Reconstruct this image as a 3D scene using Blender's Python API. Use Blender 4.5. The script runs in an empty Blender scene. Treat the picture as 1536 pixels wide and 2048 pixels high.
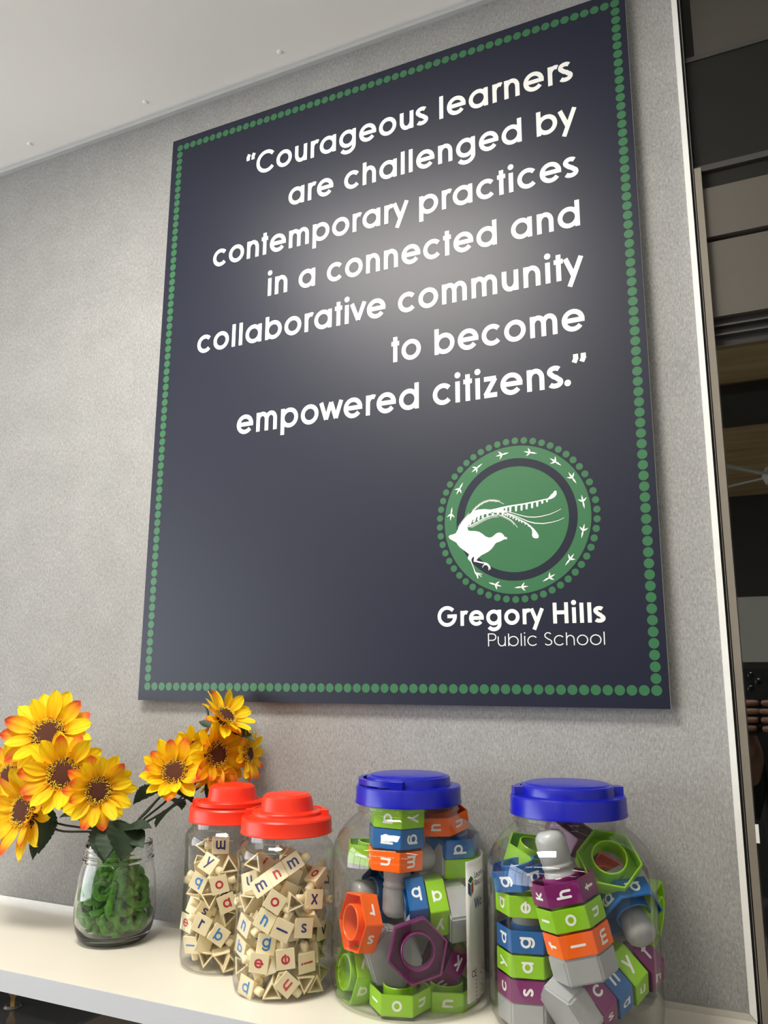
import bpy, bmesh, math, random
from mathutils import Vector, Matrix, Euler, Quaternion

# ------------------------------------------------------------------ camera, light, exposure
DAYLIGHT = 200.0     # window, watts
PANEL = 80.0         # near ceiling panel, emission strength
FARPANEL = 24.0      # slim panels further back
EXPOSURE = -0.80
scene = bpy.context.scene
COL = scene.collection
S = 0.0155          # metres per poster dot pitch
Z0 = 1.5717         # height of the poster's lowest dots
cam_d = bpy.data.cameras.new('camera')
cam_d.sensor_fit = 'VERTICAL'
cam_d.sensor_height = 36.0
cam_d.lens = 1640.94 / 2048 * 36.0
cam_d.clip_start = 0.01
cam = bpy.data.objects.new('camera', cam_d)
COL.objects.link(cam)
CAM = Vector((0.97969, -1.1303, 1.58157))
cr, cu, cf = Vector((0.90495, 0.42549, 0.00435)), Vector((0.08219, -0.1848, 0.97933)), Vector((-0.4175, 0.88589, 0.2022))
cam.matrix_world = Matrix.Translation(CAM) @ Matrix((cr, cu, -cf)).transposed().to_4x4()
scene.camera = cam

vs = scene.view_settings
vs.view_transform = 'Standard'
vs.look = 'None'
vs.gamma = 1.0
vs.use_curve_mapping = False
vs.exposure = EXPOSURE
try:
    scene.cycles.transparent_max_bounces = 48
    scene.cycles.max_bounces = 12
    scene.cycles.sample_clamp_indirect = 6.0
except Exception:
    pass

world = bpy.data.worlds.new('world')
scene.world = world
world.use_nodes = True
world.node_tree.nodes['Background'].inputs[0].default_value = (0.60, 0.76, 1.0, 1)
world.node_tree.nodes['Background'].inputs[1].default_value = 1.0

def area(name, loc, rot, sx, sy, power, color):
    l = bpy.data.lights.new(name, 'AREA')
    l.shape = 'RECTANGLE'; l.size = sx; l.size_y = sy; l.energy = power; l.color = color
    o = bpy.data.objects.new(name, l); COL.objects.link(o)
    o.location = loc; o.rotation_euler = rot
    return o

COOL = (0.95, 0.975, 1.0)
# daylight arriving through the side window (area light filling the opening, behind its pane)
area('window_daylight', (-2.64, -2.575, 1.625), (0, math.radians(-90), 0), 1.7, 3.6, DAYLIGHT, COOL)

# ------------------------------------------------------------------ layout tables (metres; poster art in dot pitches)
FOOT = [(41.53, 21.42), (44.16, 21.3), (46.4, 20.16), (47.91, 18.61), (48.79, 16.37), (48.78, 13.74), (47.44, 11.28), (45.51, 9.79), (43.0, 9.16), (40.57, 9.4), (39.07, 20.42), (37.24, 18.67), (36.33, 16.28)]
BIRD_POLYS = [[(36.056, 14.128), (36.194, 14.241), (36.553, 14.304), (36.81, 14.4), (36.967, 14.697), (37.242, 14.921), (37.959, 14.867), (38.037, 14.553), (38.246, 14.505), (38.663, 14.467), (39.077, 14.364), (39.404, 14.156), (39.727, 13.869), (40.053, 13.734), (40.34, 13.77), (40.589, 13.951), (40.796, 14.095), (41.041, 14.149), (41.282, 14.075), (41.455, 13.889), (41.555, 13.708), (41.81, 13.634), (41.809, 13.595), (41.608, 13.585), (41.807, 13.516), (41.765, 13.456), (41.509, 13.49), (41.305, 13.385), (41.019, 13.286), (40.692, 13.19), (40.525, 12.963), (40.273, 12.663), (39.983, 12.444), (39.611, 12.27), (39.279, 12.131), (38.987, 11.911), (38.793, 11.724), (38.857, 11.641), (39.348, 11.494), (39.756, 11.408), (39.996, 11.221), (40.137, 10.978), (40.148, 10.757), (40.099, 10.76), (40.039, 10.944), (39.984, 10.688), (39.936, 10.706), (39.941, 10.949), (39.832, 11.151), (39.629, 11.202), (39.464, 11.132), (39.378, 10.956), (39.338, 11.021), (39.424, 11.19), (39.59, 11.307), (39.182, 11.409), (38.773, 11.527), (38.509, 11.582), (38.547, 11.857), (38.576, 12.055), (38.409, 11.985), (38.297, 11.793), (38.319, 11.593), (38.516, 11.066), (38.673, 10.623), (38.836, 10.535), (39.325, 10.392), (39.308, 10.33), (38.957, 10.427), (39.279, 10.159), (39.238, 10.114), (38.915, 10.374), (38.948, 9.979), (38.882, 9.959), (38.749, 10.303), (38.605, 10.524), (38.473, 10.989), (38.235, 11.558), (37.949, 11.893), (37.97, 12.091), (38.081, 12.244), (37.999, 12.369), (37.628, 12.672), (37.212, 12.98), (36.964, 13.279), (36.84, 13.489), (36.46, 13.718), (36.164, 13.901)], [(36.967, 14.681), (37.159, 15.025), (37.505, 15.511), (38.02, 15.999), (38.531, 16.348), (39.036, 16.484), (39.618, 16.475), (40.277, 16.378), (40.771, 16.433), (41.263, 16.519), (41.915, 16.599), (42.722, 16.648), (43.522, 16.697), (44.711, 16.828), (45.418, 16.93), (45.691, 16.952), (45.893, 17.154), (46.054, 17.335), (46.196, 17.401), (46.256, 17.552), (46.413, 17.624), (46.524, 17.503), (46.49, 17.216), (46.289, 16.999), (45.975, 16.863), (45.726, 16.847), (45.493, 16.844), (44.707, 16.71), (43.518, 16.578), (42.315, 16.492), (41.666, 16.404), (41.379, 16.268), (41.82, 16.103), (41.786, 16.026), (41.087, 16.004), (40.598, 16.045), (39.939, 16.019), (39.441, 15.947), (39.023, 15.82), (38.601, 15.611), (38.261, 15.33), (38.045, 15.022), (37.984, 14.865), (37.242, 14.905)], [(43.926, 14.478), (44.121, 14.432), (44.311, 14.269), (44.461, 14.063), (44.61, 13.857), (44.726, 13.616), (44.72, 13.438), (44.593, 13.354), (44.398, 13.367), (44.191, 13.475), (44.12, 13.698), (44.16, 13.968), (44.113, 14.206)], [(40.909, 16.405), (41.121, 16.387), (41.089, 16.076), (41.039, 16.032), (40.957, 16.039), (40.91, 16.091)], [(41.319, 16.49), (41.53, 16.472), (41.495, 16.042), (41.445, 15.998), (41.364, 16.005), (41.316, 16.057)], [(41.686, 16.514), (41.896, 16.496), (41.858, 16.012), (41.809, 15.968), (41.728, 15.975), (41.681, 16.027)], [(42.066, 16.529), (42.276, 16.511), (42.238, 16.044), (42.189, 16.0), (42.108, 16.007), (42.061, 16.058)], [(42.615, 16.562), (42.823, 16.543), (42.784, 16.037), (42.735, 15.994), (42.655, 16.001), (42.608, 16.052)], [(43.136, 16.596), (43.343, 16.577), (43.304, 16.073), (43.254, 16.029), (43.175, 16.036), (43.129, 16.088)], [(43.614, 16.617), (43.82, 16.599), (43.782, 16.151), (43.733, 16.107), (43.654, 16.114), (43.608, 16.166)], [(44.131, 16.666), (44.335, 16.648), (44.297, 16.209), (44.248, 16.166), (44.17, 16.173), (44.124, 16.224)], [(44.605, 16.719), (44.808, 16.701), (44.772, 16.31), (44.723, 16.267), (44.645, 16.274), (44.6, 16.325)], [(45.078, 16.787), (45.28, 16.769), (45.249, 16.544), (45.2, 16.501), (45.122, 16.508), (45.077, 16.559)], [(45.509, 16.859), (45.71, 16.84), (45.68, 16.647), (45.632, 16.604), (45.554, 16.611), (45.51, 16.662)], [(38.29, 15.571), (38.491, 15.555), (38.272, 15.045), (38.071, 15.061)], [(38.671, 15.784), (38.871, 15.767), (38.695, 15.28), (38.495, 15.295)], [(39.025, 15.957), (39.225, 15.941), (39.14, 15.438), (38.94, 15.454)], [(39.385, 16.049), (39.584, 16.033), (39.583, 15.613), (39.385, 15.629)], [(39.841, 16.092), (40.039, 16.076), (40.057, 15.768), (39.86, 15.784)], [(40.337, 16.131), (40.534, 16.115), (40.577, 15.854), (40.38, 15.87)], [(40.828, 16.09), (41.024, 16.074), (41.084, 15.868), (40.888, 15.884)], [(41.316, 16.049), (41.511, 16.033), (41.528, 15.752), (41.333, 15.768)], [(41.639, 15.982), (41.833, 15.966), (41.769, 15.692), (41.575, 15.708)], [(41.819, 15.752), (41.979, 15.707), (41.919, 15.584), (41.808, 15.625)], [(42.074, 15.619), (42.233, 15.574), (42.174, 15.452), (42.062, 15.493)], [(42.343, 15.47), (42.502, 15.425), (42.442, 15.303), (42.331, 15.344)], [(42.611, 15.321), (42.77, 15.277), (42.71, 15.155), (42.599, 15.196)], [(42.886, 15.173), (43.044, 15.129), (42.985, 15.007), (42.875, 15.047)], [(43.145, 15.042), (43.302, 14.998), (43.243, 14.876), (43.133, 14.916)], [(43.472, 14.851), (43.629, 14.807), (43.57, 14.686), (43.46, 14.726)], [(43.781, 14.63), (43.937, 14.587), (43.878, 14.466), (43.769, 14.506)]]
BIRD_LINES = [([(41.251, 16.055), (41.654, 15.925), (42.053, 15.748), (42.528, 15.487), (43.077, 15.15), (43.544, 14.876), (43.929, 14.572), (44.157, 14.335)], 0.076, 0.101, 0.114), ([(41.254, 16.151), (41.9, 16.04), (42.538, 15.827), (43.169, 15.577), (43.797, 15.392), (44.425, 15.317), (45.05, 15.345), (45.831, 15.476), (46.455, 15.696), (46.86, 15.879)], 0.051, 0.076, 0.019), ([(41.252, 16.071), (41.895, 15.881), (42.532, 15.629), (43.161, 15.301), (43.784, 14.976), (44.406, 14.77), (45.182, 14.671), (45.957, 14.727), (46.575, 14.848), (47.117, 15.06)], 0.051, 0.089, 0.019), ([(38.144, 15.826), (38.446, 16.29), (38.873, 16.701), (39.296, 16.99), (39.716, 17.172), (40.214, 17.257), (40.707, 17.197), (41.113, 17.055), (41.571, 16.789)], 0.063, 0.057, 0.032), ([(38.043, 14.893), (38.508, 15.108), (39.013, 15.335), (39.516, 15.57), (39.932, 15.722), (40.429, 15.834), (40.92, 15.842), (41.405, 15.722), (41.884, 15.459), (42.278, 15.174), (42.55, 14.851), (42.786, 14.486)], 0.063, 0.051, 0.032), ([(38.446, 16.29), (38.512, 16.521)], 0.032, 0.032, 0.006), ([(38.446, 16.29), (38.388, 16.056)], 0.032, 0.032, 0.006), ([(38.553, 16.393), (38.619, 16.624)], 0.032, 0.032, 0.006), ([(38.553, 16.393), (38.495, 16.159)], 0.032, 0.032, 0.006), ([(38.66, 16.496), (38.726, 16.727)], 0.032, 0.032, 0.006), ([(38.66, 16.496), (38.602, 16.262)], 0.032, 0.032, 0.006), ([(38.766, 16.598), (38.833, 16.83)], 0.032, 0.032, 0.006), ([(38.766, 16.598), (38.708, 16.365)], 0.032, 0.032, 0.006), ([(38.873, 16.701), (38.976, 16.917)], 0.032, 0.032, 0.006), ([(38.873, 16.701), (38.777, 16.482)], 0.032, 0.032, 0.006), ([(39.014, 16.798), (39.118, 17.013)], 0.032, 0.032, 0.006), ([(39.014, 16.798), (38.919, 16.578)], 0.032, 0.032, 0.006), ([(39.155, 16.894), (39.259, 17.109)], 0.032, 0.032, 0.006), ([(39.155, 16.894), (39.06, 16.675)], 0.032, 0.032, 0.006), ([(39.296, 16.99), (39.438, 17.181)], 0.032, 0.032, 0.006), ([(39.296, 16.99), (39.161, 16.794)], 0.032, 0.032, 0.006), ([(39.436, 17.051), (39.578, 17.241)], 0.032, 0.032, 0.006), ([(39.436, 17.051), (39.301, 16.855)], 0.032, 0.032, 0.006), ([(39.576, 17.111), (39.718, 17.302)], 0.032, 0.032, 0.006), ([(39.576, 17.111), (39.441, 16.916)], 0.032, 0.032, 0.006), ([(39.716, 17.172), (39.901, 17.322)], 0.032, 0.032, 0.006), ([(39.716, 17.172), (39.536, 17.016)], 0.032, 0.032, 0.006), ([(39.882, 17.201), (40.067, 17.35)], 0.032, 0.032, 0.006), ([(39.882, 17.201), (39.703, 17.045)], 0.032, 0.032, 0.006), ([(40.048, 17.229), (40.233, 17.378)], 0.032, 0.032, 0.006), ([(40.048, 17.229), (39.869, 17.073)], 0.032, 0.032, 0.006), ([(40.214, 17.257), (40.439, 17.344)], 0.032, 0.032, 0.006), ([(40.214, 17.257), (39.994, 17.163)], 0.032, 0.032, 0.006), ([(40.379, 17.237), (40.603, 17.324)], 0.032, 0.032, 0.006), ([(40.379, 17.237), (40.158, 17.142)], 0.032, 0.032, 0.006), ([(40.543, 17.217), (40.767, 17.303)], 0.032, 0.032, 0.006), ([(40.543, 17.217), (40.323, 17.122)], 0.032, 0.032, 0.006), ([(40.707, 17.197), (40.947, 17.231)], 0.032, 0.032, 0.006), ([(40.707, 17.197), (40.468, 17.154)], 0.032, 0.032, 0.006), ([(40.843, 17.149), (41.083, 17.184)], 0.032, 0.032, 0.006), ([(40.843, 17.149), (40.604, 17.106)], 0.032, 0.032, 0.006), ([(40.978, 17.102), (41.218, 17.137)], 0.032, 0.032, 0.006), ([(40.978, 17.102), (40.74, 17.059)], 0.032, 0.032, 0.006), ([(37.029, 14.815), (37.07, 15.086)], 0.032, 0.032, 0.006), ([(37.13, 14.956), (37.171, 15.228)], 0.032, 0.032, 0.006), ([(37.231, 15.098), (37.272, 15.37)], 0.032, 0.032, 0.006), ([(37.332, 15.24), (37.399, 15.505)], 0.032, 0.032, 0.006), ([(37.44, 15.364), (37.506, 15.629)], 0.032, 0.032, 0.006), ([(37.547, 15.487), (37.614, 15.753)], 0.032, 0.032, 0.006), ([(37.655, 15.611), (37.722, 15.876)], 0.032, 0.032, 0.006), ([(37.763, 15.735), (37.851, 15.993)], 0.032, 0.032, 0.006), ([(37.891, 15.86), (37.98, 16.118)], 0.032, 0.032, 0.006), ([(38.02, 15.986), (38.108, 16.243)], 0.032, 0.032, 0.006), ([(38.128, 14.919), (38.485, 14.812)], 0.032, 0.032, 0.006), ([(38.254, 14.976), (38.611, 14.87)], 0.032, 0.032, 0.006), ([(38.381, 15.034), (38.737, 14.927)], 0.032, 0.032, 0.006), ([(38.508, 15.092), (38.863, 14.983)], 0.032, 0.032, 0.006), ([(38.634, 15.149), (38.989, 15.04)], 0.032, 0.032, 0.006), ([(38.76, 15.206), (39.115, 15.097)], 0.032, 0.032, 0.006), ([(38.887, 15.263), (39.241, 15.154)], 0.032, 0.032, 0.006), ([(39.013, 15.319), (39.367, 15.215)], 0.032, 0.032, 0.006), ([(39.139, 15.378), (39.493, 15.274)], 0.032, 0.032, 0.006), ([(39.264, 15.437), (39.618, 15.332)], 0.032, 0.032, 0.006), ([(39.39, 15.495), (39.743, 15.391)], 0.032, 0.032, 0.006), ([(39.516, 15.554), (39.86, 15.421)], 0.032, 0.032, 0.006), ([(39.655, 15.604), (39.998, 15.471)], 0.032, 0.032, 0.006), ([(39.793, 15.655), (40.137, 15.522)], 0.032, 0.032, 0.006), ([(39.932, 15.706), (40.258, 15.533)], 0.032, 0.032, 0.006), ([(40.098, 15.743), (40.423, 15.57)], 0.032, 0.032, 0.006), ([(40.263, 15.781), (40.588, 15.608)], 0.032, 0.032, 0.006), ([(40.428, 15.818), (40.713, 15.586)], 0.032, 0.032, 0.006), ([(40.592, 15.82), (40.877, 15.588)], 0.032, 0.032, 0.006), ([(40.756, 15.823), (41.04, 15.591)], 0.032, 0.032, 0.006), ([(41.082, 15.812), (41.208, 15.638)], 0.032, 0.032, 0.006), ([(41.244, 15.759), (41.369, 15.585)], 0.032, 0.032, 0.006), ([(41.405, 15.706), (41.496, 15.513)], 0.032, 0.032, 0.006), ([(41.525, 15.64), (41.615, 15.448)], 0.032, 0.032, 0.006), ([(41.645, 15.574), (41.735, 15.382)], 0.032, 0.032, 0.006), ([(41.764, 15.509), (41.854, 15.317)], 0.032, 0.032, 0.006), ([(41.883, 15.444), (41.948, 15.243)], 0.032, 0.032, 0.006), ([(42.015, 15.348), (42.079, 15.148)], 0.032, 0.032, 0.006), ([(42.147, 15.253), (42.21, 15.053)], 0.032, 0.032, 0.006), ([(42.278, 15.158), (42.289, 14.951)], 0.032, 0.032, 0.006), ([(42.368, 15.05), (42.379, 14.844)], 0.032, 0.032, 0.006), ([(42.459, 14.943), (42.47, 14.737)], 0.032, 0.032, 0.006)]
FLOWERS = [
 ((-0.0812, -0.132, 1.4954), (0.426, -0.801, 0.42), 0.0671, 'topmost sunflower of the left cluster, fully open and brightest, at the left edge', (-0.012, 0.004, 0.02), 1, [((-0.0736, -0.095, 1.5), (-0.0404, -0.085, 1.5131), 0.8, 20)], (-0.0476, -0.129, 1.3909), 14),
 ((-0.0301, -0.144, 1.4394), (0.605, -0.761, 0.2), 0.0633, 'shaded sunflower with a dark centre just below the topmost one, left cluster', (-0.006, -0.004, 0.02), 2, [((-0.0682, -0.129, 1.3859), (-0.0804, -0.135, 1.3203), 0.75, 60), ((-0.0515, -0.126, 1.3977), (-0.1081, -0.122, 1.3847), 0.8, 30)], (0.0018, -0.135, 1.3731), 20),
 ((0.0476, -0.15, 1.4209), (0.752, -0.655, -0.02), 0.0523, 'rightmost sunflower of the left cluster, hanging just above the jar mouth', (0, -0.006, 0.02), 3, [((0.027, -0.115, 1.3794), (0.0565, -0.105, 1.4018), 0.9, -20), ((0.041, -0.135, 1.3816), (-0.0383, -0.129, 1.3827), 0.5, 40), ((0.0636, -0.135, 1.3704), (0.073, -0.157, 1.329), 0.95, 0), ((0.0562, -0.135, 1.377), (0.0697, -0.154, 1.3241), 1.05, 10), ((0.0729, -0.129, 1.3773), (0.1077, -0.15, 1.3308), 1.25, -20), ((0.074, -0.116, 1.3613), (0.1209, -0.116, 1.3733), 0.9, 20), ((0.0832, -0.113, 1.358), (0.1177, -0.126, 1.3453), 1.0, 30)], (0.049, -0.129, 1.3614), 22),
 ((-0.1147, -0.135, 1.3784), (-0.093, -0.972, 0.12), 0.0696, 'lowest sunflower of the left cluster, turned to the left and cut by the frame', (-0.014, 0, 0.02), 4, [((-0.0854, -0.129, 1.3513), (-0.0974, -0.129, 1.309), 0.6, 30)], (-0.0486, -0.129, 1.354), 24),
 ((-0.1798, -0.113, 1.426), (0.057, -0.959, 0.2), 0.0528, 'half hidden sunflower behind the left cluster at the left edge', (-0.01, 0.006, 0.02), 5, [((-0.1356, -0.11, 1.41), (-0.0863, -0.113, 1.394), 0.5, 0)], (-0.0796, -0.116, 1.3647), 16),
 ((0.1514, -0.104, 1.4467), (0.487, -0.719, 0.48), 0.0524, 'lowest sunflower of the right cluster, wide open, left of the red lids', (0.012, 0.002, 0.02), 6, [((0.1201, -0.095, 1.4226), (0.0752, -0.104, 1.4029), 1.0, 25), ((0.1265, -0.098, 1.4089), (0.1814, -0.116, 1.4053), 1.0, -20), ((0.1116, -0.091, 1.364), (0.1446, -0.091, 1.4055), 0.5, 10), ((0.1277, -0.095, 1.423), (0.1816, -0.085, 1.4071), 0.7, 10)], None, 30),
 ((0.2049, -0.076, 1.4734), (0.947, -0.304, 0.05), 0.0527, 'shaded sunflower of the right cluster turned to the right, under the topmost one', (0.014, 0.004, 0.02), 7, [((0.1847, -0.067, 1.434), (0.1912, -0.067, 1.4019), 0.9, 10)], None, 26),
 ((0.2098, -0.064, 1.5272), (0.703, -0.107, 0.68), 0.0474, 'topmost sunflower of the right cluster, in front of the poster edge', (0.01, 0.008, 0.02), 8, [((0.1799, -0.054, 1.5104), (0.1581, -0.06, 1.5214), 0.9, -40), ((0.1987, -0.06, 1.5059), (0.2648, -0.06, 1.4998), 0.5, 20), ((0.1653, -0.048, 1.5211), (0.1608, -0.048, 1.5478), 0.6, 30)], None, 22),
 ((0.1514, -0.064, 1.4779), (-0.55, 0.312, 0.6), 0.0402, 'sunflower seen from behind between the lowest and the shaded one, right cluster', (0.008, 0.01, 0.02), 9, [], None, 10),
 ((0.2405, -0.045, 1.4725), (0.762, 0.081, 0.1), 0.038, 'sunflower at the right back of the right cluster, close to the wall', (0.016, 0.008, 0.02), 10, [], None, 10),
 ((0.1979, -0.064, 1.4402), (0.42, -0.092, -0.75), 0.0333, 'drooping orange sunflower behind the back red lid', (0.016, 0.002, 0.02), 12, [], None, 14),
]
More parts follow.
